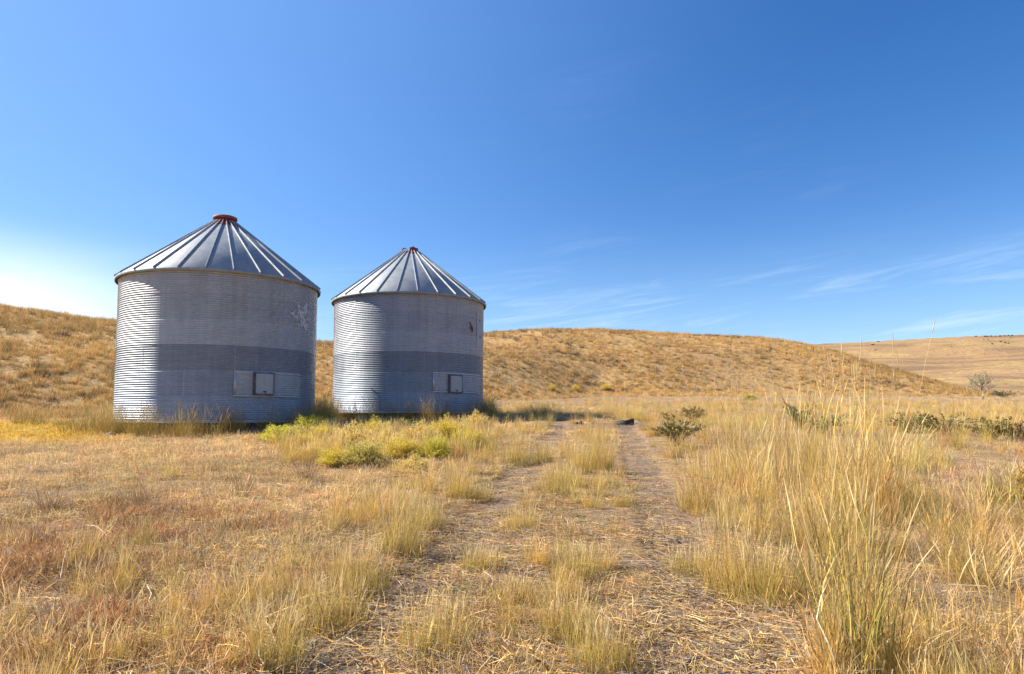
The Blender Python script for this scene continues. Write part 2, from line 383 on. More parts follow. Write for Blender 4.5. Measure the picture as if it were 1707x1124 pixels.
RB, HB, RISE, RC = 2.92, 4.33, 2.08, .33
PITCHC = HB/66
def corr_profile(z0, z1, r0, amp=.0125, per=8):
    n = int(round((z1-z0)/PITCHC)); pr = []
    for k in range(n*per+1):
        z = z0+(z1-z0)*k/(n*per)
        pr.append((r0+amp*math.sin(2*math.pi*(k/per)), z))
    return pr
def grain_bin(loc, rz, label, patch, hatch, seams, damaged):
    t = empty('grain_bin', loc, rz); tag(t, label, 'grain bin', 'grain bins')
    ring = HB/6
    for k in range(6):                                      # six corrugated sheet rings
        mb = MB(); dr = .004*(k % 2)
        mb.lathe(corr_profile(k*ring, (k+1)*ring, RB+dr), 160)
        w_ = mb.build('wall_ring', M_RING[k], t, True)
    for a, k in [(j_*51.4-150+k_*25.7+seams[0][0] % 11, k_) for k_ in range(6) for j_ in range(7)]:   # lapped vertical sheet joints
        mb = MB(); a = R(a)
        mb.lathe(corr_profile(k*ring, (k+1)*ring, RB+.007), 2, a-.0032, a+.0032, False)
        mb.build('sheet_joint', M_patch if k < 3 else M_wall_hi, t, True)
    mb = MB(); mb.lathe(corr_profile(ring, 2*ring, RB+.022), 40, R(patch[0]), R(patch[1]), False)
    mb.lathe([(RB+.018, ring-.01), (RB+.034, ring-.01), (RB+.034, ring+.05), (RB+.018, ring+.05)], 40, R(patch[0]), R(patch[1]), False)
    mb.lathe([(RB+.018, 2*ring-.06), (RB+.034, 2*ring-.06), (RB+.034, 2*ring+.01), (RB+.018, 2*ring+.01)], 40, R(patch[0]), R(patch[1]), False)
    mb.lathe([(RB+.018, ring+.052), (RB+.034, ring+.052), (RB+.034, 2*ring-.062), (RB+.018, 2*ring-.062)], 2, R(patch[0])-.004, R(patch[0])+.02, False)
    mb.build('door_panel', M_patch, t, True)
    # hatch: shallow box standing out from the wall, plate in front, latch
    a = R(hatch[0]); hw, hh, zc = hatch[1]/2, hatch[2]/2, hatch[3]
    M = Matrix.Rotation(a, 3, 'Z')
    nrm = Vector((math.sin(a), -math.cos(a), 0)); tng = Vector((math.cos(a), math.sin(a), 0))
    c0 = nrm*(RB+.045)+Vector((0, 0, zc))
    mb = MB()
    for sx in (-1, 1): mb.box(c0+tng*sx*(hw+.03), (.055, .11, 2*hh+.11), M)
    for sz in (-1, 1): mb.box(c0+Vector((0, 0, sz*(hh+.027))), (2*hw-.0, .105, .05), M)
    fr = mb.build('hatch_frame', M_gapm, t)
    mb = MB(); mb.box(c0+nrm*.07-tng*.01, (2*hw+.01, .03, 2*hh+.01), M)
    for sx in (-1, 1): mb.box(c0+nrm*.088+tng*sx*(hw-.0)-tng*.01, (.018, .012, 2*hh), M)
    ht = mb.build('hatch_door', M_hatch, t)
    mb = MB(); mb.box(c0+nrm*.095+Vector((0, 0, -hh+.05)), (.09, .03, .03), M); mb.tube([c0+nrm*.12+Vector((0, 0, -hh+.07)), c0+nrm*.12+Vector((0, 0, -hh-.02))], .009)
    mb.build('latch', M_rust, ht)
    # roof: outward drip edge, cone, ribs, collar
    re, ze = RB+.11, HB-.035
    mb = MB(); mb.lathe([(re-.01, ze-.075), (re+.004, ze-.075), (re+.006, ze+.012), (RC+.03, HB+RISE), (RC-.02, HB+RISE)], 104)
    roof = mb.build('roof', M_roof, t, True)
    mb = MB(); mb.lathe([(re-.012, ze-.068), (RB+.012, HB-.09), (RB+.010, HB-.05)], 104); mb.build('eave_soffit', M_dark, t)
    mb = MB(); mb.lathe([(RB+.010, HB-.105), (RB+.028, HB-.105), (RB+.028, HB-.045), (RB+.010, HB-.045)], 128); mb.build('eave_trim', M_trim, t)
    nrib = 26
    mb = MB()
    for k in range(nrib):
        mb = MB(); a = 2*math.pi*(k+.36)/nrib; q0 = Vector((math.sin(a), -math.cos(a), 0)); tg = Vector((math.cos(a), math.sin(a), 0))
        p0 = q0*(re+.012)+Vector((0, 0, ze+.015)); p1 = q0*(RC+.02)+Vector((0, 0, HB+RISE+.005))
        up = (p1-p0).normalized().cross(tg); up = up if up.z > 0 else -up
        v = []
        for p, wd in ((p0, .012), (p1, .010)):
            v += [p-tg*wd*1.3-up*.004, p-tg*wd*.7+up*.046, p+tg*wd*.7+up*.046, p+tg*wd*1.3-up*.004]
        mb.add(v, [(0, 4, 5, 1), (1, 5, 6, 2), (2, 6, 7, 3), (0, 1, 2, 3), (7, 6, 5, 4)])
        mb.build('roof_rib', M_rib, roof)
    zt = HB+RISE
    if not damaged:
        mb = MB(); mb.lathe([(RC+.26, zt-.19), (RC+.25, zt-.16), (RC+.05, zt-.005), (RC-.01, zt+.015), (RC-.02, zt+.14)], 48)
        mb.build('roof_collar', M_red, t, True)
        mb = MB(); mb.lathe([(RC-.03, zt+.115), (RC+.035, zt+.11), (RC+.04, zt+.19), (RC-.02, zt+.215), (0.001, zt+.23)], 48)
        mb.build('roof_lid', M_redtop, t, True)
    else:
        mb = MB(); mb.lathe([(RC+.20, zt-.14), (RC+.19, zt-.11), (RC+.04, zt-.003), (RC-.03, zt+.01)], 40); mb.build('roof_collar', M_red, t, True)
        mb = MB()
        mb.lathe([(RC-.03, zt-.0), (RC+.01, zt+.0), (RC+.0, zt+.15), (RC-.03, zt+.155), (RC-.03, zt)], 14, R(-6), R(62), False)
        mb.lathe([(RC-.03, zt-.0), (RC+.01, zt+.0), (RC+.01, zt+.17), (RC-.05, zt+.18)], 10, R(130), R(190), False)
        mb.box((.15, -.1, zt+.12), (.22, .3, .10), Matrix.Rotation(.5, 3, 'Y'))
        mb.tube([(-.28, -.18, zt-.02), (-.33, -.14, zt+.10), (-.24, -.1, zt+.16), (-.14, -.12, zt+.10)], [.035, .03, .022, .012], 6)
        o_ = mb.build('broken_vent', M_red, t); o_['label'] = 'bent broken red vent remnant'
        mb = MB(); mb.lathe([(RC-.03, zt-.01), (.001, zt-.02)], 24); mb.build('opening', M_dark, t)
    # bottom angle ring and concrete pad
    mb = MB(); mb.lathe([(RB-.01, -.03), (RB+.05, -.03), (RB+.055, -.012), (RB+.008, -.008), (RB+.008, .04)], 128); mb.build('base_angle', M_patch, t)
    mb = MB(); mb.lathe([(RB-.14, -.033), (RB-.14, -.12), (RB-.06, -.14), (RB+.00, -.9)], 96); mb.build('foundation', M_conc, t)
    return t, ring
B1 = Vector((-9.33, 21.8, CAMZ-.15)); B2 = Vector((-4.07, 27.0, CAMZ+.145))
b1, ring = grain_bin(B1, R(23.2), 'larger, nearer left-hand galvanised grain bin with an intact round red roof cap', (7, 50), (23, .50, .56, .145+.95), [(-41, 5), (-13, 2), (27, 2), (10, 5), (-27, 4), (-37, 1), (37, 4), (-13, 3)], False)
b2, ring = grain_bin(B2, R(8.6), 'farther right-hand galvanised grain bin with a broken red roof vent and holed upper wall', (16.5, 66), (34, .50, .56, -.145+1.18), [(-38, 5), (3, 2), (45, 2), (14, 5), (-20, 3), (-30, 1), (62, 3)], True)
# wear on bin walls
def wall_blob(parent, a, z, w_, h_, mat, name, seed, off=.014, jag=.3):
    rnd = random.Random(seed); n = 20; mb = MB()
    v = [(a, z)]
    for k in range(n):
        q = 2*math.pi*k/n; rr_ = 1+jag*(rnd.random()-.5)*2
        v.append((a+math.cos(q)*w_/2/RB*rr_, z+math.sin(q)*h_/2*rr_))
    vv = []
    for (aa, zz_) in v: vv.append(((RB+off)*math.sin(aa), -(RB+off)*math.cos(aa), zz_))
    mb.add(vv, [(0, 1+k, 1+(k+1) % n) for k in range(n)])
    return mb.build(name, mat, parent)
def wall_patch(parent, a0, a1, z0, z1, mat, name, off=.012, amp=None):
    mb = MB()
    mb.lathe([(RB+off, z0), (RB+off+.003, (z0+z1)/2), (RB+off, z1)] , 12, a0, a1, False)
    return mb.build(name, mat, parent)
for s_, (a, z, w_, h_) in enumerate([(52, HB-1.15, .17, .26), (50, HB-.98, .10, .12), (66, HB-.78, .09, .09), (66.5, HB-1.42, .10, .13), (79, HB-1.2, .2, .26)]):
    o_ = wall_blob(b2, R(a), z, w_, h_, M_rust, 'rust_hole', 30+s_, .016, .45)
mb = MB(); 
mb.lathe([(RB+.010, HB-1.75), (RB+.012, HB-1.2), (RB+.010, HB-.45)], 8, R(60), R(76), False)
mb.build('smooth_patch', M_hatch, b2, True)
M_stain, t_, p_, out_ = new_mat('chalky_white_stain_soft')
tco_ = N(t_, 'ShaderNodeTexCoord'); n_ = noise(t_, tco_.outputs['Object'], 5, 6, .7)
p_.inputs['Base Color'].default_value = (.62, .62, .66, 1); p_.inputs['Roughness'].default_value = .7
tr_ = N(t_, 'ShaderNodeBsdfTransparent'); mx_ = N(t_, 'ShaderNodeMixShader')
L(t_, sstep(t_, n_, .40, .62, 0, .85), mx_.inputs[0]); L(t_, tr_.outputs[0], mx_.inputs[1]); L(t_, p_.outputs[0], mx_.inputs[2]); L(t_, mx_.outputs[0], out_.inputs['Surface'])
wall_blob(b1, R(52), HB-1.05, .95, .85, M_stain, 'white_stain', 3, .024, .35)

# ------------------------------------------------------------------ grass material and blade builders
def grass_mat(name, trans=.33, inst=True, rough=.6):
    m, t, p, out = new_mat(name)
    a = N(t, 'ShaderNodeAttribute', attribute_name='Col'); c = a.outputs['Color']
    if inst:
        b = N(t, 'ShaderNodeAttribute', attribute_name='tint', attribute_type='INSTANCER')
        c = mixc(t, 1.0, c, b.outputs['Color'], 'MULTIPLY')
    L(t, c, p.inputs['Base Color']); p.inputs['Roughness'].default_value = rough; p.inputs['Specular IOR Level'].default_value = .25
    tr = N(t, 'ShaderNodeBsdfTranslucent'); L(t, c, tr.inputs['Color'])
    mx = N(t, 'ShaderNodeMixShader'); mx.inputs[0].default_value = trans
    L(t, p.outputs[0], mx.inputs[1]); L(t, tr.outputs[0], mx.inputs[2]); L(t, mx.outputs[0], out.inputs['Surface'])
    return m
M_gi = grass_mat('grass_instanced'); M_go = grass_mat('grass_clump', inst=False)

def blades(rg, n, rad, hmin, hmax, lean, curl, width, cols, segs=3, tipcol=None, basecol=None, rbias=.5, headfrac=0.0, headw=.012, headcol=(.5, .36, .18), leanrad=0.5, kink=.4):
    """n tapered bending strips; returns verts, quads, colours"""
    a = rg.rand(n)*2*np.pi; r = rad*rg.rand(n)**rbias
    bx = r*np.cos(a); by = r*np.sin(a)
    az = np.where(rg.rand(n) < leanrad, a+rg.randn(n)*.6, rg.rand(n)*2*np.pi)
    h = hmin+(hmax-hmin)*rg.rand(n)**.8
    ln = np.abs(lean*(.35+rg.rand(n)*.9)*(.4+.8*r/max(rad, 1e-6))); cu = curl*(rg.rand(n)**1.6*2.0)
    w = width*(.6+.8*rg.rand(n))
    fa = rg.rand(n)*np.pi
    sx, sy = np.cos(fa), np.sin(fa)
    k = segs+1
    V = np.zeros((n, k, 2, 3)); C = np.zeros((n, k, 2, 3))
    cols = np.asarray(cols, float); ci = rg.randint(0, len(cols), n); bc = cols[ci]*(.45+.85*rg.rand(n, 1))
    px = bx.copy(); py = by.copy(); pz = np.full(n, -.02); th = ln.copy(); seg = h/segs
    head = rg.rand(n) < headfrac
    for i in range(k):
        t = i/segs
        ww = w*(1-t)**.7 if i < segs else w*.08
        ww = np.where(head & (i == segs-1), headw, ww)
        V[:, i, 0] = np.stack([px-sx*ww/2, py-sy*ww/2, pz], 1); V[:, i, 1] = np.stack([px+sx*ww/2, py+sy*ww/2, pz], 1)
        c = bc.copy()
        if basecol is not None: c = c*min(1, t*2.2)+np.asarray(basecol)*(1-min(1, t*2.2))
        if tipcol is not None: c = c*(1-t**2)+np.asarray(tipcol)*t**2
        c = np.where((head & (i >= segs-1))[:, None], np.asarray(headcol), c)
        C[:, i, 0] = c; C[:, i, 1] = c
        az = az+kink*rg.randn(n)
        px = px+np.cos(az)*np.sin(th)*seg; py = py+np.sin(az)*np.sin(th)*seg; pz = pz+np.cos(th)*seg
        th = th+cu/segs*(1+t)
    V[..., 2] = np.maximum(V[..., 2], np.where(np.arange(k)[None, :, None] == 0, -.03, .003))
    idx = np.arange(n*k*2).reshape(n, k, 2)
    q = np.stack([idx[:, :-1, 0], idx[:, :-1, 1], idx[:, 1:, 1], idx[:, 1:, 0]], -1).reshape(-1, 4)
    return V.reshape(-1, 3), q, C.reshape(-1, 3)
def join(parts):
    v = []; q = []; c = []; o = 0
    for a, b, d in parts: v.append(a); q.append(b+o); c.append(d); o += len(a)
    return np.vstack(v), np.vstack(q), np.vstack(c)
def litter(rg, n, rad, lmin, lmax, width, cols, zmax=.03):
    a = rg.rand(n)*2*np.pi; r = rad*rg.rand(n)**.5; cx, cy = r*np.cos(a), r*np.sin(a)
    d = rg.rand(n)*2*np.pi; l = lmin+(lmax-lmin)*rg.rand(n)**1.5; w = width*(.5+rg.rand(n))
    z0 = .004+zmax*rg.rand(n); z1 = .004+zmax*rg.rand(n); bend = (rg.rand(n)-.5)*.3*l
    V = np.zeros((n, 3, 2, 3))
    dx, dy = np.cos(d), np.sin(d)
    for i, t in enumerate((-.5, 0, .5)):
        mx = cx+dx*l*t-dy*bend*(1-4*t*t); my = cy+dy*l*t+dx*bend*(1-4*t*t); mz = z0*(.5-t)+z1*(.5+t)
        V[:, i, 0] = np.stack([mx-dy*w/2, my+dx*w/2, mz], 1); V[:, i, 1] = np.stack([mx+dy*w/2, my-dx*w/2, mz+w*.3], 1)
    cols = np.asarray(cols, float); bc = cols[rg.randint(0, len(cols), n)]*(.7+.6*rg.rand(n, 1))
    C = np.repeat(bc, 6, 0)
    idx = np.arange(n*6).reshape(n, 3, 2)
    q = np.stack([idx[:, :-1, 0], idx[:, :-1, 1], idx[:, 1:, 1], idx[:, 1:, 0]], -1).reshape(-1, 4)
    return V.reshape(-1, 3), q, C

STRAW = [(.74, .48, .165), (.62, .38, .12), (.80, .56, .23), (.42, .245, .08)]
GOLD = [(.66, .44, .11), (.74, .51, .15), (.54, .34, .08), (.54, .41, .08)]
YGREEN = [(.62, .47, .07), (.50, .41, .065), (.68, .50, .10), (.34, .32, .055)]
GREY = [(.36, .29, .22), (.44, .36, .27), (.28, .21, .15), (.52, .43, .32)]
def protos(name, n, fn):
    c = bpy.data.collections.new(name)
    for k in range(n):
        rg = np.random.RandomState(hash((len(name), k)) % 10000+k*13+sum(map(ord, name)))
        v, q, cc = fn(rg, k)
        o = bpy.data.objects.new(f'{name}_{k:02d}', npmesh(name, v, q, M_gi, cc)); c.objects.link(o)
    return c
def f_short(rg, k):   # matted short dry annual grass
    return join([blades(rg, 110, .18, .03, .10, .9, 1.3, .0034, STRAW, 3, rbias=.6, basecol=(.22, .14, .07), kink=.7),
                 blades(rg, 12, .17, .08, .17, .35, .6, .0024, STRAW, 3, headfrac=.6, headw=.005, headcol=(.60, .44, .22)),
                 litter(rg, 30, .2, .03, .18, .0032, STRAW+GREY, .05)])
def f_fine(rg, k):    # upright fine yellow grass
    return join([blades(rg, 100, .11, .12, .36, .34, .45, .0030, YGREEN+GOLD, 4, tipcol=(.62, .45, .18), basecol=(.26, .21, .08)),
                 blades(rg, 16, .08, .30, .48, .18, .3, .0022, GOLD, 4, headfrac=.9, headw=.0055, headcol=(.64, .47, .22)),
                 blades(rg, 34, .15, .06, .2, 1.0, 1.2, .0032, STRAW, 3, kink=.8)])
def f_tall(rg, k):    # taller coarse golden grass
    return join([blades(rg, 55, .13, .25, .62, .34, .7, .0040, GOLD+STRAW+YGREEN[:1], 5, tipcol=(.58, .41, .19)),
                 blades(rg, 14, .1, .45, .85, .2, .35, .0024, GOLD, 5, headfrac=.9, headw=.007, headcol=(.62, .45, .21)),
                 blades(rg, 50, .22, .08, .28, 1.0, 1.6, .0040, STRAW+GREY, 4, kink=.9)])
def f_pale(rg, k):    # pale fluffy dead grass tangle
    return join([blades(rg, 90, .2, .08, .30, .9, 1.5, .0030, [(.66, .48, .27), (.56, .39, .20), (.46, .31, .16), (.70, .54, .33)], 4, tipcol=(.70, .54, .34), kink=.9),
                 litter(rg, 26, .24, .08, .3, .0036, GREY+STRAW, .12)])
def f_stalk(rg, k):   # very tall thin seed stalks with sparse basal leaves
    return join([blades(rg, 7, .14, 1.0, 1.55, .14, .16, .0030, GOLD, 6, headfrac=1, headw=.010, headcol=(.66, .48, .24), kink=.2),
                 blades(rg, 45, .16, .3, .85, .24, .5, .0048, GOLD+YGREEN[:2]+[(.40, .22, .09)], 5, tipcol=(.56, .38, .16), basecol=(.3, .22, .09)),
                 blades(rg, 40, .24, .1, .35, 1.0, 1.8, .0050, STRAW+GREY, 4, kink=.9)])
def f_wisp(rg, k):    # sparse thin dry stems
    return blades(rg, 8, .24, .12, .32, .28, .4, .0020, STRAW+GOLD+[(.44, .27, .13), (.36, .21, .1)], 4, headfrac=.8, headw=.006, headcol=(.66, .46, .21))
def f_litter(rg, k):
    return join([litter(rg, 16, .35, .08, .38, .0030, STRAW+GREY, .014), litter(rg, 90, .38, .01, .09, .0034, STRAW+GREY+[(.16, .11, .08), (.10, .07, .05)], .010)])
def f_hill(rg, k):    # coarse bunch for hill slopes
    return join([blades(rg, 44, .20, .12, .36, .6, .6, .016, [(.47, .30, .115), (.54, .35, .145), (.36, .22, .09), (.60, .42, .19)], 2),
                 blades(rg, 12, .16, .3, .6, .3, .3, .012, [(.60, .41, .18), (.55, .37, .155)], 2)])
def f_rustw(rg, k):   # rusty-red dry forbs
    return join([blades(rg, 90, .17, .05, .17, .5, .7, .0034, [(.52, .31, .13), (.62, .40, .17), (.36, .20, .085), (.70, .49, .22)], 3, headfrac=.6, headw=.0065, headcol=(.42, .22, .10)),
                 litter(rg, 14, .2, .05, .16, .005, STRAW+GREY, .04)])
def f_stone(rg, k):
    V = []; Q = []; C = []; o = 0
    for _ in range(14):
        a = rg.rand()*6.28; r = .35*rg.rand()**.5; s = .004+.009*rg.rand()**2
        cube = np.array([[x, y, z] for z in (-1, 1) for y in (-1, 1) for x in (-1, 1)], float)*s*(.7+.5*rg.rand(8, 3))*np.array([1, 1, .6])
        cube += [r*np.cos(a), r*np.sin(a), s*.3]
        V.append(cube); Q.append(np.array([(0, 2, 3, 1), (4, 5, 7, 6), (0, 1, 5, 4), (2, 6, 7, 3), (0, 4, 6, 2), (1, 3, 7, 5)])+o); o += 8
        C.append(np.full((8, 3), .08+.22*rg.rand())*np.array([1.1, 1, .92]))
    return np.vstack(V), np.vstack(Q), np.vstack(C)
def f_sage(rg, k):    # dark low brush on slopes
    return join([blades(rg, 60, .32, .12, .45, .7, .3, .022, [(.13, .095, .07), (.17, .13, .10), (.09, .065, .05), (.20, .15, .11)], 2)])
P_short = protos('tuft_short', 6, f_short); P_fine = protos('tuft_fine', 6, f_fine); P_tall = protos('tuft_tall', 6, f_tall)
P_wisp = protos('wisps', 6, f_wisp); P_stalk = protos('stalk_tuft', 6, f_stalk); P_pale = protos('tuft_pale', 5, f_pale); P_lit = protos('straw_litter', 5, f_litter); P_hill = protos('tuft_hill', 5, f_hill)
P_rust = protos('tuft_rust', 5, f_rustw); P_stone = protos('pebbles', 3, f_stone); P_sage = protos('tuft_sage', 4, f_sage)

def scatter(name, coll, x, y, scl, tint, label, cat, rg, tilt=.12, zoff=0.0, wind=0.0):
    n = len(x); z = terrain(x, y)+zoff
    me = bpy.data.meshes.new(name); me.vertices.add(n)
    me.vertices.foreach_set('co', np.stack([x, y, z], 1).astype(np.float32).ravel())
    a = me.attributes.new('scl', 'FLOAT', 'POINT'); a.data.foreach_set('value', scl.astype(np.float32))
    rot = np.stack([rg.randn(n)*tilt, rg.randn(n)*tilt, rg.rand(n)*6.283], 1)
    a = me.attributes.new('rote', 'FLOAT_VECTOR', 'POINT'); a.data.foreach_set('vector', rot.astype(np.float32).ravel())
    a = me.attributes.new('idx', 'INT', 'POINT'); a.data.foreach_set('value', rg.randint(0, len(coll.objects), n).astype(np.int32))
    a = me.attributes.new('tint', 'FLOAT_VECTOR', 'POINT'); a.data.foreach_set('vector', tint.astype(np.float32).ravel())
    o = obj(name, me); tag(o, label, cat, kind='stuff')
    g = bpy.data.node_groups.new(name, 'GeometryNodeTree')
    g.interface.new_socket('Geometry', in_out='INPUT', socket_type='NodeSocketGeometry')
    g.interface.new_socket('Geometry', in_out='OUTPUT', socket_type='NodeSocketGeometry')
    gi = N(g, 'NodeGroupInput'); go = N(g, 'NodeGroupOutput')
    iop = N(g, 'GeometryNodeInstanceOnPoints'); ci = N(g, 'GeometryNodeCollectionInfo')
    ci.inputs['Collection'].default_value = coll; ci.inputs['Separate Children'].default_value = True; ci.inputs['Reset Children'].default_value = True
    def na(nm, ty):
        q = N(g, 'GeometryNodeInputNamedAttribute', data_type=ty); q.inputs['Name'].default_value = nm
        return next(s for s in q.outputs if s.enabled and s.name == 'Attribute')
    L(g, gi.outputs[0], iop.inputs['Points']); L(g, ci.outputs[0], iop.inputs['Instance'])
    iop.inputs['Pick Instance'].default_value = True
    L(g, na('idx', 'INT'), iop.inputs['Instance Index']); L(g, na('rote', 'FLOAT_VECTOR'), iop.inputs['Rotation']); L(g, na('scl', 'FLOAT'), iop.inputs['Scale'])
    L(g, iop.outputs[0], go.inputs[0])
    md = o.modifiers.new('scatter', 'NODES'); md.node_group = g
    return o

def sample(rg, n, y0, y1, k=1.0, umax=.92):
    """positions with density per m2 falling as depth^-k beyond uniform"""
    q = rg.rand(n); e = 2-k
    y = (y0**e+(y1**e-y0**e)*q)**(1/e) if abs(e) > 1e-3 else y0*(y1/y0)**q
    u = (rg.rand(n)*2-1)*umax
    return u*y, y
def offbins(x, y, m=.1):
    return (np.hypot(x-B1.x, y-B1.y) > RB+m) & (np.hypot(x-B2.x, y-B2.y) > RB+m)
def tints(rg, n, v=.18, hue=.06): 
    b = 1+v*rg.randn(n, 1); return np.clip(b*(1+hue*rg.randn(n, 3)), .4, 1.7)
def foot_of(x, y): return interp(np.clip(x/np.maximum(y, 9), -1.05, 1.05), [-300, 0, 187, 500, 808, 1000, 1320, 1500, 1650, 2000], [25, 26, 27, 36, 44, 54, 58, 58, 56, 54])
def crest_of(x, y): return interp(np.clip(x/np.maximum(y, 9), -1.05, 1.05), [-300, 0, 187, 500, 808, 1000, 1320, 1500, 1650, 2000], [52, 58, 64, 84, 96, 104, 98, 84, 66, 58])

# left field: short dry grass
rg = np.random.RandomState(11)
x, y = sample(rg, 30000, 2.2, 36, 1.0)
d = x-track_c(y); soilm = rut(x, y)
keep = offbins(x, y) & (rg.rand(len(x)) < 1-.97*soilm) & (d < 1.2) & (y < foot_of(x, y)+2)
keep &= rg.rand(len(x)) < np.clip(.55+2.2*fbm(x, y, .8, 3, 91), .08, 1)
keep &= ~((np.abs(d) < 1.0) & (rg.rand(len(x)) < .55))
x, y = x[keep], y[keep]
red = rg.rand(len(x)) < zone_red(x, y)*.75
ti = tints(rg, len(x), .26)*(1+.35*np.stack([fbm(x, y, .35, 3, 13)]*3, 1)*2)
yl = zone_yel(x, y)[:, None]; ti = ti*(1-yl)+ti*yl*np.array([1.12, 1.05, .38])
far = ss(y, 8, 16)[:, None]; ti = ti*(1+.12*far)
sc = (.75+.6*rg.rand(len(x)))*(1+.35*ss(y, 8, 22))
scatter('short_dry_grass', P_short, x[~red], y[~red], sc[~red], ti[~red], 'short matted straw coloured grass covering the open field left of the track', 'grass', rg)
scatter('rusty_weeds', P_rust, x[red], y[red], sc[red]*1.05, ti[red], 'low rusty red dry weeds in the left foreground', 'weeds', rg)

# fine yellow grass: strip left of the left rut, centre strip, right verge
x, y = sample(rg, 17000, 2.2, 40, .9, .95)
d = x-track_c(y)
cl = fbm(x, y, 1.3, 3, 33)
pl = np.exp(-((d+2.0)/.5)**2)*np.clip(.15+4*cl, 0, 1)*(1-.5*ss(y, 9, 13))
pm = np.exp(-((d-.05)/.42)**2)*np.clip(.42+3.2*cl, 0, 1)*(.7+.3*ss(y, 4, 9))
pr = np.exp(-((d-2.0)/.5)**2)*np.clip(.3+3.5*cl, 0, 1)
pf = ss(d, -9, -2)*(1-ss(d, -1.6, -1.3))*np.clip(-.05+1.3*fbm(x, y, .5, 3, 77), 0, 1)*.5
back = ss(y, 17, 24)*np.clip(.5+2.5*fbm(x, y, .4, 3, 88), 0, 1)*ss(d, -5, -1)
p = np.maximum.reduce([pl, pm, pr, pf, back*.8])*(1-.97*rut(x, y))
keep = offbins(x, y) & (rg.rand(len(x)) < p) & (y < foot_of(x, y)+1)
x, y = x[keep], y[keep]; d = d[keep]
sc = (.65+.55*rg.rand(len(x)))*np.where(np.abs(d) < 1, .8, 1.0)*(.75+.25*ss(y, 4, 8))
scatter('fine_yellow_grass', P_fine, x, y, sc, tints(rg, len(x), .14)*np.array([1.05, 1.0, .95]), 'fine upright yellow grass along the verges and crown of the track', 'grass', rg)

# tall golden grass right of the track
x, y = sample(rg, 9000, 1.6, 46, .9, 1.0)
d = x-track_c(y)
p = ss(d, 1.9, 2.6)*np.clip(.30+3.0*fbm(x, y, .7, 3, 44), .0, 1)*(1-.4*ss(y, 11, 22))*(1-.6*ss(x/y, .62, .75)*(y < 12))
p = np.maximum(p, ss(y, 21, 27)*np.clip(.25+2.5*fbm(x, y, .3, 3, 14), 0, .8)*ss(d, -5, -3)*.5)
# weeds around the bins' feet
rb = np.minimum(np.hypot(x-B1.x, y-B1.y), np.hypot(x-B2.x, y-B2.y))-RB
p = np.maximum(p, (rb < .9)*(rb > .1)*.9)
keep = offbins(x, y) & (rg.rand(len(x)) < p) & (y < foot_of(x, y)+2)
x, y = x[keep], y[keep]; rb = rb[keep]
sc = (.6+.55*rg.rand(len(x)))*np.where(rb < .9, .9, 1)*(1-.45*ss(y, 12, 25))
scatter('tall_golden_grass', P_tall, x, y, sc, tints(rg, len(x), .22, .10)*np.array([.94, .94, .80]), 'tall coarse golden grass filling the ground right of the track', 'grass', rg)
# extra around bins
n = 520; a = rg.rand(n)*6.283; b = rg.rand(n) < .5; r_ = RB+.12+.55*rg.rand(n)
x = np.where(b, B1.x, B2.x)+r_*np.cos(a); y = np.where(b, B1.y, B2.y)+r_*np.sin(a); k_ = offbins(x, y, .05); x, y = x[k_], y[k_]
scatter('bin_foot_weeds', P_tall, x, y, .75+.7*rg.rand(len(x)), tints(rg, len(x), .3)*np.array([.72, .72, .6]), 'straggly grass and weeds crowding the feet of the grain bins', 'weeds', rg)

# wild rye with tall stalks
x, y = sample(rg, 2200, 4.6, 24, .9, 1.0); d = x-track_c(y); u = x/y
p = ss(d, 2.3, 3.0)*np.clip(.30+3.6*fbm(x, y, .55, 3, 144), 0, 1)*(1-ss(u, .44, .58)*.92)*(1-.85*ss(y, 12, 17))
keep = rg.rand(len(x)) < p; x, y = x[keep], y[keep]
scatter('wild_rye', P_stalk, x, y, .72+.42*rg.rand(len(x))+.12*ss(y, 5.5, 8)*(1-ss(y, 11, 14)), tints(rg, len(x), .22, .10)*np.array([.90, .88, .72]), 'very tall wild rye with thin seed stalks standing over the meadow right of the track', 'grass', rg)
# pale tangle
x, y = sample(rg, 19000, 2.0, 58, .8, 1.0)
d = x-track_c(y)
p = ss(d, 1.9, 2.7)*np.clip(.42+2.2*fbm(x, y, .5, 3, 66), .05, 1)
p = np.maximum(p, ss(y, 24, 32)*np.clip(.3+2*fbm(x, y, .2, 3, 19), 0, 1)*.7)
p = np.maximum(p, .45*ss(y, 8, 12)*(1-ss(y, 17, 20))*np.clip(.2+2.5*fbm(x, y, .35, 3, 29), 0, 1)*(d < -2))
keep = offbins(x, y) & (rg.rand(len(x)) < p) & (y < foot_of(x, y)+3)
x, y = x[keep], y[keep]
scatter('pale_dead_grass', P_pale, x, y, (.7+.6*rg.rand(len(x)))*(1+.1*ss(y, 15, 40)), tints(rg, len(x), .12), 'pale tangled dead grass between the tall clumps and behind the track', 'grass', rg)

# straw litter and pebbles in the ruts
x, y = sample(rg, 5200, 2.0, 22, 1.2, .9)
d = x-track_c(y); keep = (np.abs(d) < 2.2) | (rg.rand(len(x)) < .35); keep &= offbins(x, y)
x, y = x[keep], y[keep]
scatter('straw_litter', P_lit, x, y, .8+.5*rg.rand(len(x)), tints(rg, len(x), .2), 'flattened straw stems littering the bare soil of the ruts', 'straw', rg, tilt=.02, zoff=.004)
x, y = sample(rg, 900, 2.0, 14, 1.2, .9); keep = rut(x, y) > .3; x, y = x[keep], y[keep]
scatter('pebbles', P_stone, x, y, .7+.7*rg.rand(len(x)), tints(rg, len(x), .2), 'small grey pebbles and clods in the wheel ruts', 'pebbles', rg, tilt=.02)

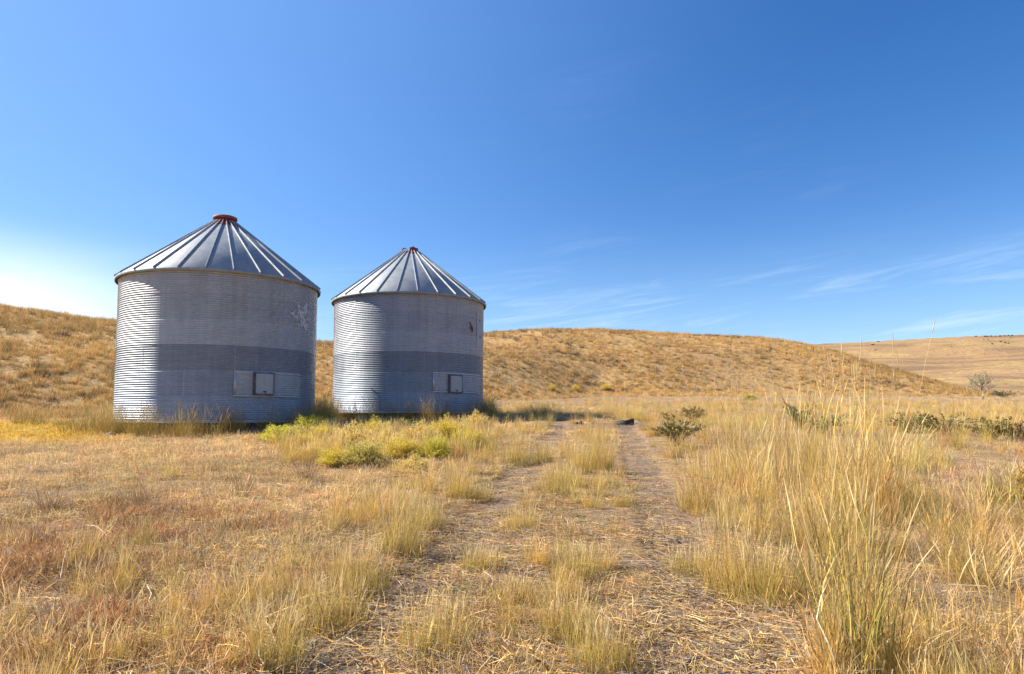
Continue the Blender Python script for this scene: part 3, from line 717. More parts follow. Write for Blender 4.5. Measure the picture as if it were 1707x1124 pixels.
# dry grass growing up through the yellow bushes
n = 420; x = rg.uniform(-5.2, -.4, n); y = 12.6+rg.rand(n)*7.5+(x+2.5)*.12; k_ = offbins(x, y, .1) & (x < track_c(y)-1.7) & (x/y > -.33); x, y = x[k_], y[k_]
scatter('grass_between_bushes', P_fine, x, y, .8+.7*rg.rand(len(x)), tints(rg, len(x), .2)*np.array([1.0, .97, .9]), 'dry yellow grass growing up between the yellow green bushes', 'grass', rg)
x, y = sample(rg, 2600, 2.6, 16, .8, .95); d = x-track_c(y)
keep = (rg.rand(len(x)) < np.clip(.4+2.0*fbm(x, y, .6, 3, 177), 0, 1)*np.where(np.abs(d) < 1.7, .3, 1)) & offbins(x, y); x, y = x[keep], y[keep]
scatter('dry_stems', P_wisp, x, y, .7+.6*rg.rand(len(x)), tints(rg, len(x), .2), 'sparse thin dry stems with small seed heads rising over the short grass', 'grass', rg)
# hill clumps
x, y = sample(rg, 90000, 25, 128, .9, .95)
f_, c_ = foot_of(x, y), crest_of(x, y)
keep = (y > f_-1) & (y < c_+4) & (rg.rand(len(x)) < np.clip(.62+1.8*fbm(x, y, .25, 4, 23), .15, 1))
x, y = x[keep], y[keep]
tb = 1+.8*fbm(x, y, .09, 3, 37)
scatter('hill_bunch_grass', P_hill, x, y, (.5+.6*rg.rand(len(x))), tints(rg, len(x), .22, .03)*tb[:, None]*.96*np.array([1.05, 1.0, .85]), 'dry orange brown bunch grass covering the near hills', 'grass', rg)
x, y = sample(rg, 22000, 25, 128, .9, .95)
f_, c_ = foot_of(x, y), crest_of(x, y)
keep = (y > f_+1) & (y < c_+2) & (rg.rand(len(x)) < np.clip(.10+3.5*(fbm(x, y, .14, 4, 59)-.04), .06, .9))
x, y = x[keep], y[keep]
scatter('hill_brush', P_sage, x, y, .5+.7*rg.rand(len(x)), tints(rg, len(x), .2), 'dark twiggy low brush in patches on the near hills', 'brush', rg)

# ------------------------------------------------------------------ individual plants
def ray_ground(px, py):
    cx = (px-W0/2)/F; cy = (H0/2-py+SHIFT)/F; ct, st = math.cos(PITCH), math.sin(PITCH)
    dx, dy, dz = cx, ct-cy*st, st+cy*ct
    t = np.geomspace(1.5, 600, 6000)
    h = CAMZ+dz*t-terrain(dx*t, dy*t)
    i = int(np.argmax(h < 0)) if (h < 0).any() else len(t)-1
    return dx*t[i], dy*t[i]
def mat_from(v, q, c, name, parent, mat=None): return obj(name, npmesh(name, v, q, mat or M_go, c), parent)

def grass_clump(px, py, kind, h, w, label, seed, cat='grass tuft', group=None, stalk=0.0, nst=0, hue=(1, 1, 1), dens=1.0):
    x, y = ray_ground(px, py); rg = np.random.RandomState(seed); hue = np.array(hue)
    t = empty('grass_tuft', (x, y, gz(x, y)-.01)); tag(t, label, cat, group)
    far = max(1.0, y/9)
    if kind == 'fine':
        v, q, c = join([blades(rg, int(380*dens), w/2, h*.4, h, .24, .30, .0032*far**.5, YGREEN+GOLD, 4, tipcol=(.60, .46, .20), basecol=(.26, .22, .08)),
                        blades(rg, int(110*dens), w/2*1.25, h*.2, h*.55, 1.0, .9, .0045, STRAW+YGREEN[:1], 3)])
        v2, q2, c2 = blades(rg, int(60*dens), w/2*.8, h*.85, h*1.15, .16, .22, .003*far**.5, GOLD, 4, headfrac=1, headw=.0055, headcol=(.62, .47, .24))
    elif kind == 'reed':
        v, q, c = join([blades(rg, int(150*dens), w/2, h*.35, h*.92, .15, .38, .0115, [(.46, .38, .07), (.28, .32, .06), (.19, .26, .06), (.34, .34, .06), (.62, .44, .12), (.42, .18, .06), (.24, .29, .07)], 5, tipcol=(.50, .33, .14), basecol=(.40, .32, .12), rbias=.6),
                        blades(rg, int(120*dens), w/2*1.1, h*.25, h*.7, .5, .7, .008, STRAW+GOLD, 4),
                        blades(rg, int(60*dens), w/2*1.2, h*.2, h*.6, .8, 2.2, .010, [(.74, .66, .50), (.62, .50, .34)], 5, kink=.9)])
        v2, q2, c2 = blades(rg, int(60*dens), w/2*.7, h*.7, h*1.2, .2, .25, .0042, GOLD, 5, headfrac=1, headw=.008, headcol=(.60, .45, .22))
    elif kind == 'tall':
        v, q, c = join([blades(rg, int(300*dens), w/2, h*.3, h*.95, .24, .42, .0042, GOLD+STRAW+YGREEN[:1], 5, tipcol=(.58, .42, .20), basecol=(.34, .26, .10)),
                        blades(rg, int(120*dens), w/2*1.2, h*.15, h*.5, .9, 1.2, .006, STRAW+GREY, 4)])
        v2, q2, c2 = blades(rg, int(50*dens), w/2*.8, h*.9, h*1.25, .14, .2, .004, GOLD, 5, headfrac=1, headw=.008, headcol=(.62, .47, .24))
    elif kind == 'low':
        v, q, c = join([blades(rg, int(170*dens), w/2, h*.5, h, 1.1, .6, .0045, [(.25, .27, .07), (.32, .32, .09), (.40, .34, .12), (.20, .22, .06)], 3),
                        litter(rg, 30, w*.6, .05, .2, .004, STRAW, .02)])
        v2, q2, c2 = blades(rg, 20, w/2, h*.8, h*1.4, .6, .5, .003, GOLD, 3, headfrac=.5, headw=.006)
    elif kind == 'spiky':
        v, q, c = join([blades(rg, int(220*dens), w/5, h*.6, h*1.1, 1.0, .12, .0055, GOLD+STRAW+YGREEN[:2], 3, basecol=(.26, .2, .1)),
                        blades(rg, int(90*dens), w/3, h*.3, h*.6, 1.3, .8, .006, STRAW+GREY, 3)])
        v2, q2, c2 = blades(rg, 24, w/5, h*.9, h*1.3, .7, .15, .004, GOLD, 3, headfrac=1, headw=.009)
    elif kind == 'twig':
        v, q, c = join([blades(rg, int(90*dens), w/4, h*.6, h, .7, .15, .006, [(.30, .19, .10), (.24, .15, .09), (.36, .24, .13)], 3),
                        blades(rg, int(120*dens), w/2, h*.2, h*.5, .8, .5, .006, STRAW+[(.25, .17, .10)], 3)])
        v2, q2, c2 = blades(rg, 20, w/4, h*.9, h*1.2, .5, .1, .004, [(.28, .18, .1)], 3, headfrac=.7, headw=.010, headcol=(.34, .22, .12))
    elif kind == 'olive':
        v, q, c = join([blades(rg, int(360*dens), w/2, h*.5, h, .5, .5, .009, [(.23, .17, .045), (.30, .21, .06), (.36, .24, .08), (.19, .16, .05)], 4, tipcol=(.45, .31, .13)),
                        blades(rg, int(80*dens), w/2*1.1, h*.2, h*.5, .9, .8, .01, STRAW, 3)])
        v2, q2, c2 = blades(rg, 30, w/2, h*.8, h*1.1, .4, .4, .006, GOLD, 4, headfrac=.8, headw=.014)
    mat_from(v, q, c*hue, 'blades', t); mat_from(v2, q2, c2*hue, 'seed_stalks', t)
    for k in range(nst):                                   # very tall single seed stalks
        a = rg.rand()*6.28; r_ = w*.4*rg.rand()**.5; hh = stalk*(.72+.28*rg.rand()); l1, l2 = rg.randn(2)*.10
        pts = [(r_*math.cos(a)+l1*hh*f+.04*hh*f*f*rg.rand(), r_*math.sin(a)+l2*hh*f, hh*f-.02) for f in (0, .25, .5, .75, .9)]
        e = pts[-1]; d_ = Vector(pts[-1])-Vector(pts[-2]); d_.normalize()
        mb = MB(); mb.tube(pts, [.0026, .0024, .002, .0017, .0015], 4)
        hp = [tuple(Vector(e)+d_*hh*.10*f) for f in (0, .15, .4, .7, 1)]
        mb.tube(hp, [.0018, .0048, .0052, .003, .001], 5)
        o_ = mb.build('tall_stalk', M_stalk, t)
    return t
M_stalk = plain('dry_stalk', (.50, .36, .17), .8, var=.2, scale=12)

def tuft(kind, px, py, h, w, label, **k):
    grass_clump(px, py, kind, h, w, label, int(px*7+py*3) % 9999, **k)
# right-hand clumps
tuft('reed', 1430, 1118, 1.02, .40, 'nearest coarse reedy clump with broad yellow green blades, right foreground', dens=.66)
tuft('reed', 1400, 1000, .95, .60, 'reedy green gold clump just behind the nearest reedy clump', dens=.8)
tuft('tall', 1215, 985, .62, .42, 'dense golden clump on the right verge where the rut widens')
tuft('fine', 1270, 1000, .50, .50, 'yellow clump right of the dense golden verge clump')
tuft('tall', 1300, 905, 1.0, .65, 'broad leaning golden clump with bleached curled leaves behind the verge')
tuft('reed', 1440, 850, .95, .62, 'tall olive and gold clump crowned by the highest seed stalks against the hill', stalk=2.2, nst=15, dens=.9)
tuft('tall', 1390, 870, 1.0, .55, 'golden clump with a few very tall stalks left of the olive one', stalk=2.0, nst=9)
tuft('tall', 1500, 850, .9, .4, 'slim clump with one stalk that rises far above the skyline', stalk=2.35, nst=3)
tuft('tall', 1225, 810, .95, .8, 'brown gold clump with arching tall stalks near the dark spiky shrub', stalk=1.7, nst=10)
tuft('tall', 1170, 850, .75, .6, 'golden clump leaning over the right rut, midway up the track')
tuft('tall', 1310, 800, .9, .9, 'wide brown clump in the middle of the right meadow', stalk=1.5, nst=6)
tuft('reed', 1665, 850, .68, .45, 'green stemmed reedy clump beside the orange flowered bush', dens=.8, stalk=1.0, nst=3)
tuft('spiky', 1630, 975, .50, .8, 'wide spiky splayed tussock at the far right')
tuft('spiky', 1570, 900, .35, .5, 'smaller splayed tussock behind the wide spiky one')
tuft('tall', 1690, 1100, .62, .35, 'sparse golden tuft in the bottom right corner', dens=.35)
tuft('tall', 1575, 1090, .70, .5, 'thin upright golden stems over the bleached fallen stick', dens=.25)
tuft('fine', 1150, 955, .26, .45, 'low yellow green tuft spilling onto the right rut')
# crown and left verge of the track
for px, py, h, w, lb in [
    (668, 925, .62, .42, 'tallest dense yellow tuft left of the left rut'),
    (712, 880, .36, .35, 'short rounded tuft just behind the tallest left verge tuft'),
    (600, 985, .42, .45, 'yellow green tuft with a shaded foot on the left verge, lower middle'),
    (545, 1045, .42, .5, 'broad yellow green tuft spilling to the left rut, near the bottom'),
    (450, 1110, .45, .4, 'yellow tuft at the bottom edge left of the left rut'),
    (765, 830, .45, .4, 'upright yellow tuft at the start of the left rut bend'),
    (800, 835, .28, .4, 'low tuft right of the upright one beside the left rut'),
    (862, 776, .75, .55, 'big golden clump standing left of the left rut in front of the right bin'),
    (905, 772, .5, .4, 'smaller golden clump at the right foot of the big one'),
    (930, 825, .52, .45, 'bushy golden tuft on the crown of the track, middle distance'),
    (870, 880, .28, .4, 'low tuft on the crown between middle and foreground'),
    (1000, 783, .78, .5, 'golden clump on the crown just before the black rubber strip'),
    (965, 790, .6, .45, 'golden clump left of the last crown clump'),
    (955, 968, .34, .32, 'narrow bright yellow tuft in the centre of the track crown'),
    (805, 945, .22, .4, 'low wide tuft beside the left rut in the centre foreground'),
    (950, 1060, .34, .38, 'tuft on the crown near the bottom centre'),
    (730, 1080, .36, .45, 'green based tuft inside the left rut near the bottom'),
    (860, 1000, .2, .35, 'small thin tuft in the middle of the crown'),
    (1000, 1110, .3, .35, 'tuft at the bottom edge right of centre')]:
    tuft('fine', px, py, h, w, lb, dens=.9)
for px, py, lb in [(1048, 812, 'low green cushion of grass in the right rut, farthest up'), (1045, 893, 'low green tuft in the right rut, midway'),
                   (1088, 905, 'tiny green tuft right of the midway rut tuft'), (1062, 1050, 'low green sprig in the right rut near the bottom'),
                   (1060, 968, 'small green sprig between crown and right rut'), (820, 858, 'low green mat between left rut and crown'),
                   (1090, 845, 'tiny sprig at the right rut edge'), (745, 985, 'flat greenish mat on the left rut edge')]:
    tuft('low', px, py, .10+.04*(py < 830), .30+.14*(py < 830), lb, dens=.8)
# left field
for px, py, h, w, lb in [(238, 850, .42, .5, 'brown twiggy tuft with thin bare stems in the left field'), (405, 828, .36, .45, 'brown splayed tuft in the middle of the left field'),
                         (510, 800, .5, .5, 'tall brown twiggy tuft below the yellow bushes'), (85, 850, .35, .5, 'sparse dark stems near the left edge of the field'),
                         (60, 905, .3, .4, 'dark dry weed at the left edge'), (400, 1000, .25, .4, 'thin brown weed in the left foreground')]:
    tuft('twig', px, py, h, w, lb, cat='weed')
for px, py, h, w, lb in [(150, 722, .95, 1.5, 'big olive brown grass clump at the left foot of the larger bin'), (195, 722, .65, .9, 'olive tuft tucked against the left wall foot of the larger bin'),
                         (48, 708, .8, 1.0, 'olive grass clump at the foot of the left hill'), (240, 722, .55, .8, 'olive tuft in front of the lit side of the larger bin'),
                         (110, 712, .4, .7, 'small olive tuft between the two left hill clumps'),
                         (300, 724, .5, .7, 'olive tuft under the middle of the larger bin'),
                         (905, 697, .7, .8, 'dark green grass clump right of the smaller bin'), (880, 690, .6, .9, 'golden brown clump against the right side of the smaller bin')]:
    tuft('olive', px, py, h, w, lb)
for px, py, h, w, st, lb in [(395, 720, .8, .8, 1.2, 'straggly pale grass with long bent stalks below the larger bin door panel'), (440, 718, .75, .7, 1.0, 'pale feathery grass at the right foot of the larger bin')]:
    tuft('tall', px, py, h, w, lb, stalk=st, nst=7)

# rabbitbrush: thin stems in a dome with yellow green flower tips
def leafy(rg, nst, w, h, cols, tips, leafw=.02, tipn=5, flat=.75, base=(.20, .15, .08)):
    n = nst; a = rg.rand(n)*6.283; el_ = np.arccos(1-rg.rand(n)*.86); L_ = (.72+.33*rg.rand(n))
    dx = np.sin(el_)*np.cos(a)*w/2*L_; dy = np.sin(el_)*np.sin(a)*w/2*L_; dz = (np.cos(el_)*.9+.12)*h*L_
    ph = rg.rand(6)*6.28; lob = 1+.22*np.sin(3*a+ph[0])*np.sin(el_)+.12*np.sin(7*a+ph[1]+4*el_)
    dx *= lob; dy *= lob; dz *= (1+.10*np.sin(5*a+ph[2])+.12*np.sin(9*el_+ph[3]))
    V = []; Q = []; C = []; o = 0
    cols = np.asarray(cols); bc = cols[rg.randint(0, len(cols), n)]*(.75+.5*rg.rand(n, 1))
    # stems
    fa = rg.rand(n)*3.14; sx, sy = np.cos(fa)*.5, np.sin(fa)*.5
    st = np.zeros((n, 3, 2, 3)); cc = np.zeros((n, 3, 2, 3))
    for i, (f, zf, ww) in enumerate(((0, 0, .006), (.45, .62, .008), (1, 1, .004))):
        for s_ in (0, 1):
            sg = (s_*2-1)*ww
            st[:, i, s_] = np.stack([dx*f+sx*sg, dy*f+sy*sg, dz*zf], 1); cc[:, i, s_] = np.asarray(base) if i == 0 else bc
    idx = np.arange(n*6).reshape(n, 3, 2)
    V.append(st.reshape(-1, 3)); C.append(cc.reshape(-1, 3)); Q.append(np.stack([idx[:, :-1, 0], idx[:, :-1, 1], idx[:, 1:, 1], idx[:, 1:, 0]], -1).reshape(-1, 4)); o = n*6
    stems = (V[0], Q[0], C[0])
    def leaves(m, f0, f1, lw, ll, palette, up):
        k = rg.randint(0, n, m); f = f0+(f1-f0)*rg.rand(m)
        zf = np.where(f < .45, f*.62/.45, .62+.38*(f-.45)/.55)
        c = np.stack([dx[k]*f, dy[k]*f, dz[k]*zf], 1)+rg.randn(m, 3)*.012
        d = np.stack([dx[k], dy[k], dz[k]], 1); d /= np.linalg.norm(d, axis=1, keepdims=True)+1e-6
        d = d*up+rg.randn(m, 3)*.6; d /= np.linalg.norm(d, axis=1, keepdims=True)
        s = np.cross(d, rg.randn(m, 3)); s /= np.linalg.norm(s, axis=1, keepdims=True)+1e-6
        l = ll*(.5+rg.rand(m, 1)); w_ = lw*(.5+rg.rand(m, 1))
        q = np.stack([c, c+d*l*.5+s*w_/2, c+d*l, c+d*l*.5-s*w_/2], 1)
        pal = np.asarray(palette); col = pal[rg.randint(0, len(pal), m)]*(.7+.6*rg.rand(m, 1))
        return q.reshape(-1, 3), np.arange(m*4).reshape(m, 4), np.repeat(col, 4, 0)
    lv = leaves(n*9, .25, 1.0, leafw*.45, leafw*3.2, cols, 1.0)
    tp = leaves(n*tipn, .88, 1.08, leafw, leafw*1.3, tips, .6)
    return stems, lv, tp
RB_MESH = []
for k, (cols, tips) in enumerate([([(.24, .27, .05), (.32, .33, .06), (.38, .36, .09)], [(.56, .46, .10), (.50, .40, .13), (.46, .42, .08)]),
                                  ([(.19, .25, .04), (.26, .32, .045), (.33, .38, .06)], [(.42, .42, .07), (.50, .46, .09)]),
                                  ([(.28, .27, .08), (.35, .32, .11), (.22, .24, .06)], [(.60, .50, .24), (.54, .43, .20)]),
                                  ([(.18, .22, .06), (.22, .25, .07), (.26, .28, .10)], [(.50, .43, .20), (.42, .37, .14)])]):
    rg = np.random.RandomState(500+k)
    st, lv, tp = leafy(rg, 800, 1.0, .72, np.array(cols)*1.5*np.array([1.3, 1.02, .7]), np.array(tips)*1.3*np.array([1.05, 1, .8]), .015, 11)
    sv_, sq_, sc_ = join([st, lv])
    RB_MESH.append((npmesh('foliage', sv_, sq_, M_go, sc_), npmesh('flower_heads', tp[0], tp[1], M_go, tp[2])))
def bush(px, py, k, w, h, label, name='rabbitbrush', cat='bush', group='yellow green bushes in front of the smaller bin'):
    x, y = ray_ground(px, py)
    t = empty(name, (x, y, gz(x, y)-.03), px*.7); f_ = .9 if py > 700 else .6; t.scale = (w*f_, w*f_, h/.72*f_*.8); tag(t, label, cat, group)
    obj('foliage', RB_MESH[k][0], t); obj('flower_heads', RB_MESH[k][1], t)
for px, py, k, w, h, lb in [
    (470, 738, 1, 1.3, .62, 'bright green bush at the left end of the row, nearest the larger bin'),
    (515, 728, 1, 1.2, .80, 'bright green bush between the two grain bins'),
    (540, 742, 0, 1.0, .68, 'yellow green bush right of the two bright green ones'),
    (500, 750, 0, .9, .5, 'low yellow bush in front of the two bright green ones'),
    (548, 718, 1, 1.0, .55, 'green bush at the left foot of the smaller bin'),
    (585, 752, 2, 1.1, .78, 'pale topped bush below the lit side of the smaller bin'),
    (608, 778, 3, 1.0, .66, 'dark green white tipped bush nearest the camera in the row'),
    (640, 760, 2, 1.1, .72, 'pale topped bush right of the dark green white tipped one'),
    (625, 735, 0, 1.2, .75, 'yellow bush under the dark gap at the smaller bin foot'),
    (668, 768, 0, 1.0, .62, 'yellow green bush in the middle front of the row'),
    (665, 728, 3, 1.0, .70, 'round green bush touching the middle of the smaller bin foot'),
    (700, 745, 2, 1.2, .75, 'straw tipped bush below the door panel of the smaller bin'),
    (725, 768, 1, .8, .66, 'bright green bush near the right front of the row'),
    (745, 742, 0, 1.2, .86, 'tallest yellow bush right of the smaller bin door'),
    (780, 752, 0, 1.0, .70, 'yellow bush near the right end of the row'),
    (560, 778, 0, .8, .50, 'thin yellow green bush in front of the row, left part'),
    (520, 765, 2, .8, .42, 'low straw coloured bush in front of the row, far left'),
    (795, 722, 2, 1.0, .80, 'brownish bush at the right foot of the smaller bin'),
    (690, 788, 2, .8, .4, 'low thin bush trailing in front of the row, centre')]:
    bush(px, py, k, w, h, lb)
bush(920, 650, 0, 1.2, .9, 'small yellow bush far up the track, left of the orange tinted one', group='small distant yellow bushes')
bush(960, 652, 0, 1.3, 1.0, 'small orange tinted bush at the foot of the middle hill', group='small distant yellow bushes')
bush(1010, 650, 0, 1.6, 1.0, 'small yellow bush farthest right at the foot of the middle hill', group='small distant yellow bushes')
bush(1250, 668, 3, 2.0, 1.0, 'grey green bush far right of the track beyond the meadow', group='distant grey green bushes')

# dark spiky shrubs with arching leafy branches
def spiky_shrub(px, py, w, h, label, seed, cols=((.24, .21, .06), (.31, .26, .08), (.36, .26, .10), (.17, .17, .05)), nb=34, upright=.5):
    x, y = ray_ground(px, py); rg = np.random.RandomState(seed)
    t = empty('shrub', (x, y, gz(x, y)-.03)); tag(t, label, 'shrub', 'dark shrubs in the right meadow')
    mb = MB(); LV = []; 
    for b in range(nb):
        a = rg.rand()*6.283; e = (upright+(1.15-upright)*rg.rand()) ; ln = (.6+.5*rg.rand())
        d = np.array([math.cos(a)*math.cos(e)*w*.6, math.sin(a)*math.cos(e)*w*.6, math.sin(e)*h*.85])*ln
        pts = []
        for f in (0, .3, .6, .85, 1): pts.append(tuple(d*f+np.array([0, 0, .6*h*f*(1-f)])+rg.randn(3)*.03*(f > 0)))
        mb.tube(pts, [.012, .009, .007, .005, .003], 4)
        m = 46; f = .25+.75*rg.rand(m)
        P = np.array([np.interp(f, (0, .3, .6, .85, 1), [p[i] for p in pts]) for i in range(3)]).T
        dd = d/np.linalg.norm(d)*.9+rg.randn(m, 3)*.55; dd /= np.linalg.norm(dd, axis=1, keepdims=True)
        s = np.cross(dd, rg.randn(m, 3)); s /= np.linalg.norm(s, axis=1, keepdims=True)
        l = .075*(.5+rg.rand(m, 1)); w_ = .026*(.5+rg.rand(m, 1))
        LV.append(np.stack([P, P+dd*l*.5+s*w_/2, P+dd*l, P+dd*l*.5-s*w_/2], 1).reshape(-1, 3))
    mb.build('branches', M_bark, t)
    v = np.vstack(LV); n = len(v)//4; pal = np.asarray(cols); c = np.repeat(pal[rg.randint(0, len(pal), n)]*(.7+.7*rg.rand(n, 1)), 4, 0)
    mat_from(v, np.arange(n*4).reshape(n, 4), c, 'foliage', t)
M_bark = plain('grey_bark', (.12, .09, .07), .9)
spiky_shrub(1128, 745, 1.25, 1.0, 'dark green spiky shrub just right of the right rut, middle distance', 1, nb=34)
spiky_shrub(1155, 700, 1.4, .6, 'lower olive shrub behind the dark one beside the track', 2, cols=((.2, .15, .05), (.26, .18, .07)))
spiky_shrub(1332, 720, 1.1, 1.1, 'upright dense green shrub in the middle of the right meadow', 3, upright=.8, nb=30, cols=((.18, .21, .08), (.22, .25, .09), (.28, .28, .11)))
spiky_shrub(1372, 725, 1.3, .8, 'yellowish green shrub right of the upright dense one', 4, cols=((.24, .27, .07), (.30, .30, .09)))
spiky_shrub(1515, 722, 1.4, .75, 'olive shrub with bare arching tips, third from the right edge', 5)
spiky_shrub(1570, 725, 1.6, .85, 'wide olive shrub with long sideways branches', 6, upright=.2)
spiky_shrub(1655, 735, 1.2, .8, 'dark leafy shrub near the right edge', 7, nb=34)
spiky_shrub(1700, 738, 1.0, .6, 'brownish shrub cut by the right edge of view', 8, cols=((.2, .15, .05), (.26, .18, .07)))
# orange flowered bush at the right edge
rg = np.random.RandomState(90); x, y = ray_ground(1722, 835)
t = empty('flowering_bush', (x, y, gz(x, y)-.02)); tag(t, 'small bush crowned with orange yellow flowers at the right edge', 'bush')
st, lv, tp = leafy(rg, 160, .45, .40, [(.20, .24, .08), (.26, .27, .10)], [(.48, .26, .03), (.55, .36, .05), (.42, .21, .03)], .022, 14)
a_ = join([st, lv]); mat_from(*a_, 'foliage', t); mat_from(*tp, 'flower_heads', t)

# small half-bare tree at the foot of the right hill
M_bark2 = plain('pale_grey_bark', (.27, .21, .15), .9)
def small_tree(px, py, h, label, seed):
    x, y = ray_ground(px, py); rnd = random.Random(seed); rg = np.random.RandomState(seed)
    t = empty('small_tree', (x, y, gz(x, y)-.05)); tag(t, label, 'tree')
    mb = MB(); br = MB(); tips = []
    mb.tube([(0, 0, 0), (.05, 0, h*.3), (-.04, .05, h*.55), (.08, 0, h*.8)], [.09, .07, .05, .03], 7)
    def grow(p, d, l, r_, dep):
        pts = [tuple(p)]; q = Vector(p); dd = Vector(d)
        for k in range(3):
            dd = (dd+Vector((rnd.uniform(-.3, .3), rnd.uniform(-.3, .3), rnd.uniform(-.1, .25)))).normalized(); q = q+dd*l/3; pts.append(tuple(q))
        br.tube(pts, [r_, r_*.8, r_*.6, r_*.4], 5)
        tips.append(tuple(q))
        if dep:
            for k in range(3): grow(pts[1+k % 3], (dd+Vector((rnd.uniform(-.9, .9), rnd.uniform(-.9, .9), rnd.uniform(-.2, .6)))).normalized(), l*.62, r_*.55, dep-1)
    for k in range(9):
        a = k*2.4; z = h*(.3+.06*k); grow((0, 0, z), (math.cos(a), math.sin(a), .45), h*.34, .03, 2)
    mb.build('trunk', M_bark2, t, True); br.build('branches', M_bark2, t)
    P = np.array(tips); P = P[P[:, 2] > h*.55]; P = np.repeat(P, 12, 0); P = P+rg.randn(*P.shape)*.07; m = len(P)
    dd = rg.randn(m, 3); dd /= np.linalg.norm(dd, axis=1, keepdims=True); s = np.cross(dd, rg.randn(m, 3)); s /= np.linalg.norm(s, axis=1, keepdims=True)
    v = np.stack([P, P+dd*.04+s*.02, P+dd*.08, P+dd*.04-s*.02], 1).reshape(-1, 3)
    mat_from(v, np.arange(m*4).reshape(m, 4), np.repeat(np.array([[.30, .28, .18]])*(.6+.8*rg.rand(m, 1)), 4, 0), 'crown', t)
small_tree(1638, 668, 1.55, 'small thin half bare tree below the far right hills', 5)
spiky_shrub(1672, 664, 2.0, .9, 'dark low shrub right of the half bare tree', 12, cols=((.10, .10, .04), (.13, .13, .05)))

# far ridge bushes: leafy cores, one mesh shared by the copies
rg = np.random.RandomState(77); m = 700
P = rg.randn(m, 3); P /= np.linalg.norm(P, axis=1, keepdims=True); P *= (.45+.55*rg.rand(m, 1)**.4); P[:, 2] = np.abs(P[:, 2])*.9; P *= [.85, .85, 1.15]
dd = rg.randn(m, 3); dd /= np.linalg.norm(dd, axis=1, keepdims=True); s_ = np.cross(dd, rg.randn(m, 3)); s_ /= np.linalg.norm(s_, axis=1, keepdims=True)
v = np.stack([P, P+dd*.14+s_*.09, P+dd*.3, P+dd*.14-s_*.09], 1).reshape(-1, 3)
cr = npmesh('crown', v, np.arange(m*4).reshape(m, 4), M_go, np.repeat(np.array([[.05, .055, .03]])*(.6+.8*rg.rand(m, 1)), 4, 0))
mb = MB(); mb.tube([(0, 0, -.1), (.03, 0, .35), (-.04, 0, .8)], [.09, .07, .04], 6); tk_ = mb.build('trunk', M_bark); tk = tk_.data; bpy.data.objects.remove(tk_)
def far_bush(px, py, s, label, group, flat=1.0):
    x, y = ray_ground(px, py)
    t = empty('ridge_bush', (x, y, gz(x, y)-.1), px); t.scale = (s*.62, s*.62, s*flat*.55); tag(t, label, 'bush', group)
    obj('crown', cr, t); obj('trunk', tk, t)
for px, py in [(1627, 561.5), (1642, 561.5), (1646, 561.5), (1652, 561), (1660, 561), (1667, 561), (1675, 560.5), (1681, 560), (1687, 560)]:
    far_bush(px, py, .9+.3*((px*7) % 5)/5, 'tiny dark bush in the row along the far right ridge', 'bushes along the far ridge')
for px, py in [(1640, 566), (1647, 567), (1685, 563)]:
    far_bush(px, py, .7, 'tiny dark bush on the slope just under the far ridge row', 'bushes just under the far ridge')
for px, py in [(1654, 574), (1668, 570), (1676, 572), (1681, 573)]:
    far_bush(px, py, 1.0, 'tiny dark bush in the loose group lower on the far right slope', 'bushes on the upper far slope')
for px, py, s, lb in [(1464, 570, 1.7, 'uppermost dark flat bush left of the tall stalk on the far slope'), (1455, 575, 2.0, 'largest dark flat bush on the left of the far slope'), (1459, 584, 1.3, 'lowest of the three dark flat bushes on the left of the far slope'),
                      (1585, 579, .7, 'left one of two small bushes midway along the far slope'), (1597, 580, .8, 'right one of two small bushes midway along the far slope')]:
    far_bush(px, py, s, lb, 'scattered bushes on the far slope', .45)

# black rubber strip across the end of the right rut
def strip(px0, px1, py, h, label, curve, tilt):
    x0, y0 = ray_ground(px0, py); x1, y1 = ray_ground(px1, py); mb = MB()
    a = Vector((x0, y0, 0)); b = Vector((x1, y0+.1, 0)); n = 18; v = []
    for i in range(n+1):
        f = i/n; p = a.lerp(b, f)+Vector((0, -curve*math.sin(math.pi*f), 0)); z = gz(p.x, p.y)
        hh = h*(.55+.45*math.sin(math.pi*min(1, f*.6+.2)))*(.6+.4*f)
        for dy, dz in ((0, -.08), (-.02, hh*.5), (.0, hh), (.05, hh+.015), (.10, hh-.02), (.11, -.08)):
            v.append((p.x, p.y+dy, z+dz+.01*math.sin(9*f)))
    m = 6; f_ = [(i*m+k, (i+1)*m+k, (i+1)*m+k+1, i*m+k+1) for i in range(n) for k in range(m-1)]
    f_ += [tuple(range(m)), tuple(range(n*m+m-1, n*m-1, -1))]
    mb.add(v, f_); o = mb.build('rubber_strip', M_rubber); tag(o, label, 'rubber strip', 'half buried rubber pieces across the track'); return o
strip(1028, 1061, 708, .20, 'dark curved rubber piece half buried at the end of the right rut', .22, 0)
strip(960, 971, 707, .07, 'narrow dark piece showing through the grass left of the curved rubber piece', .05, 0)

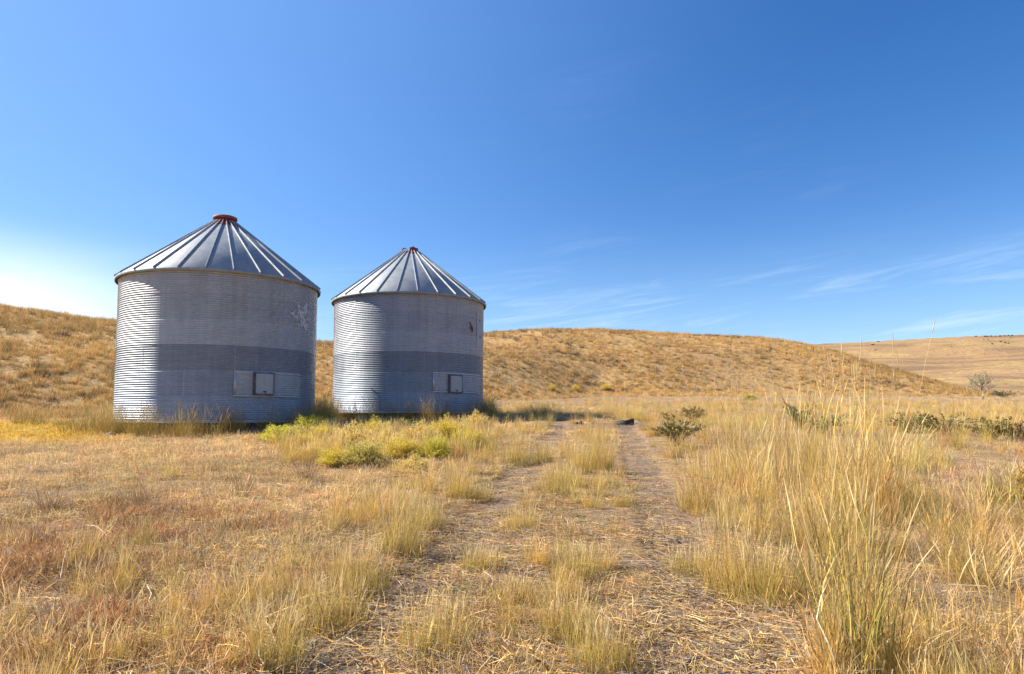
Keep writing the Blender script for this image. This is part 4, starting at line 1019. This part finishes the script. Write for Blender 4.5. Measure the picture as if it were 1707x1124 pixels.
# loose stones, sticks, stems
def stone(px, py, s, label, seed, col=None):
    x, y = ray_ground(px, py); rg = np.random.RandomState(seed); import bmesh
    bm = bmesh.new(); bmesh.ops.create_icosphere(bm, subdivisions=3, radius=1)
    for v in bm.verts:
        q = v.co.copy(); k = 1+.35*mnoise.noise(q*1.3+Vector((seed, 0, 0)))+.12*mnoise.noise(q*4); v.co = Vector((q.x*s*k, q.y*s*.8*k, q.z*s*.6*k))
    me = bpy.data.meshes.new('stone'); bm.to_mesh(me); bm.free(); me.materials.append(M_stone)
    o = obj('stone', me); o.location = (x, y, gz(x, y)+s*.3); tag(o, label, 'stone')
M_stone = plain('dark_stone', (.11, .10, .10), .85)
stone(183, 728, .13, 'dark stone in the grass at the left foot of the larger bin', 4)
stone(175, 727, .08, 'small stone beside the dark one at the larger bin', 5)
stone(20, 928, .07, 'grey stone among the red weeds at the left edge', 6)
M_pale = plain('bleached_stem', (.50, .42, .31), .8, var=.15)
def stick(pts, rad, mat, label, name, cat):
    P = []
    for px, py, dz in pts:
        x, y = ray_ground(px, py); P.append((x, y, gz(x, y)+dz))
    mb = MB(); mb.tube(P, [rad*(1-.5*i/(len(P)-1)) for i in range(len(P))], 5)
    tag(mb.build(name, mat), label, cat)
stick([(1500, 1068, .08), (1560, 1075, .09), (1630, 1088, .08), (1715, 1112, .06)], .006, M_pale, 'long bleached stick lying across the bottom right corner', 'stick', 'stick')
stick([(1515, 1085, .03), (1545, 1105, .05), (1570, 1123, .04)], .006, M_pale, 'short bleached stick under the long one, bottom right', 'stick', 'stick')
stick([(1138, 1118, .01), (1150, 1108, .02), (1170, 1098, .015)], .012, M_dark, 'short black charred stick in the right rut at the bottom', 'stick', 'stick')
stick([(142, 892, .10), (160, 896, .11), (175, 905, .09), (186, 914, .04)], .004, M_pale, 'curved white dry stem lying in the red weeds', 'dry_stem', 'stem')
stick([(100, 975, .05), (105, 955, .10), (112, 940, .17)], .003, M_pale, 'upright white dry stem left of the curved one', 'dry_stem', 'stem')
stick([(430, 1030, .03), (450, 1060, .05), (466, 1100, .02)], .005, M_pale, 'pale bent stem beside the left rut, lower left', 'dry_stem', 'stem')
stick([(590, 1040, .02), (610, 1005, .10), (640, 965, .2)], .003, M_pale, 'long leaning pale stem over the left rut', 'dry_stem', 'stem')
stick([(245, 985, .04), (252, 1005, .06), (240, 1030, .03)], .005, M_pale, 'short pale curl of stem in the left foreground', 'dry_stem', 'stem')

mb = MB(); g0 = R(-36); mb.add([((RB+.06)*math.sin(g0+a), -(RB+.06)*math.cos(g0+a), z) for a, z in ((-.10, -.42), (-.02, -.06), (.02, -.04), (.14, -.30), (.16, -.42))], [(0, 1, 2, 3, 4)])
mb.build('foot_gap', M_dark, b2)
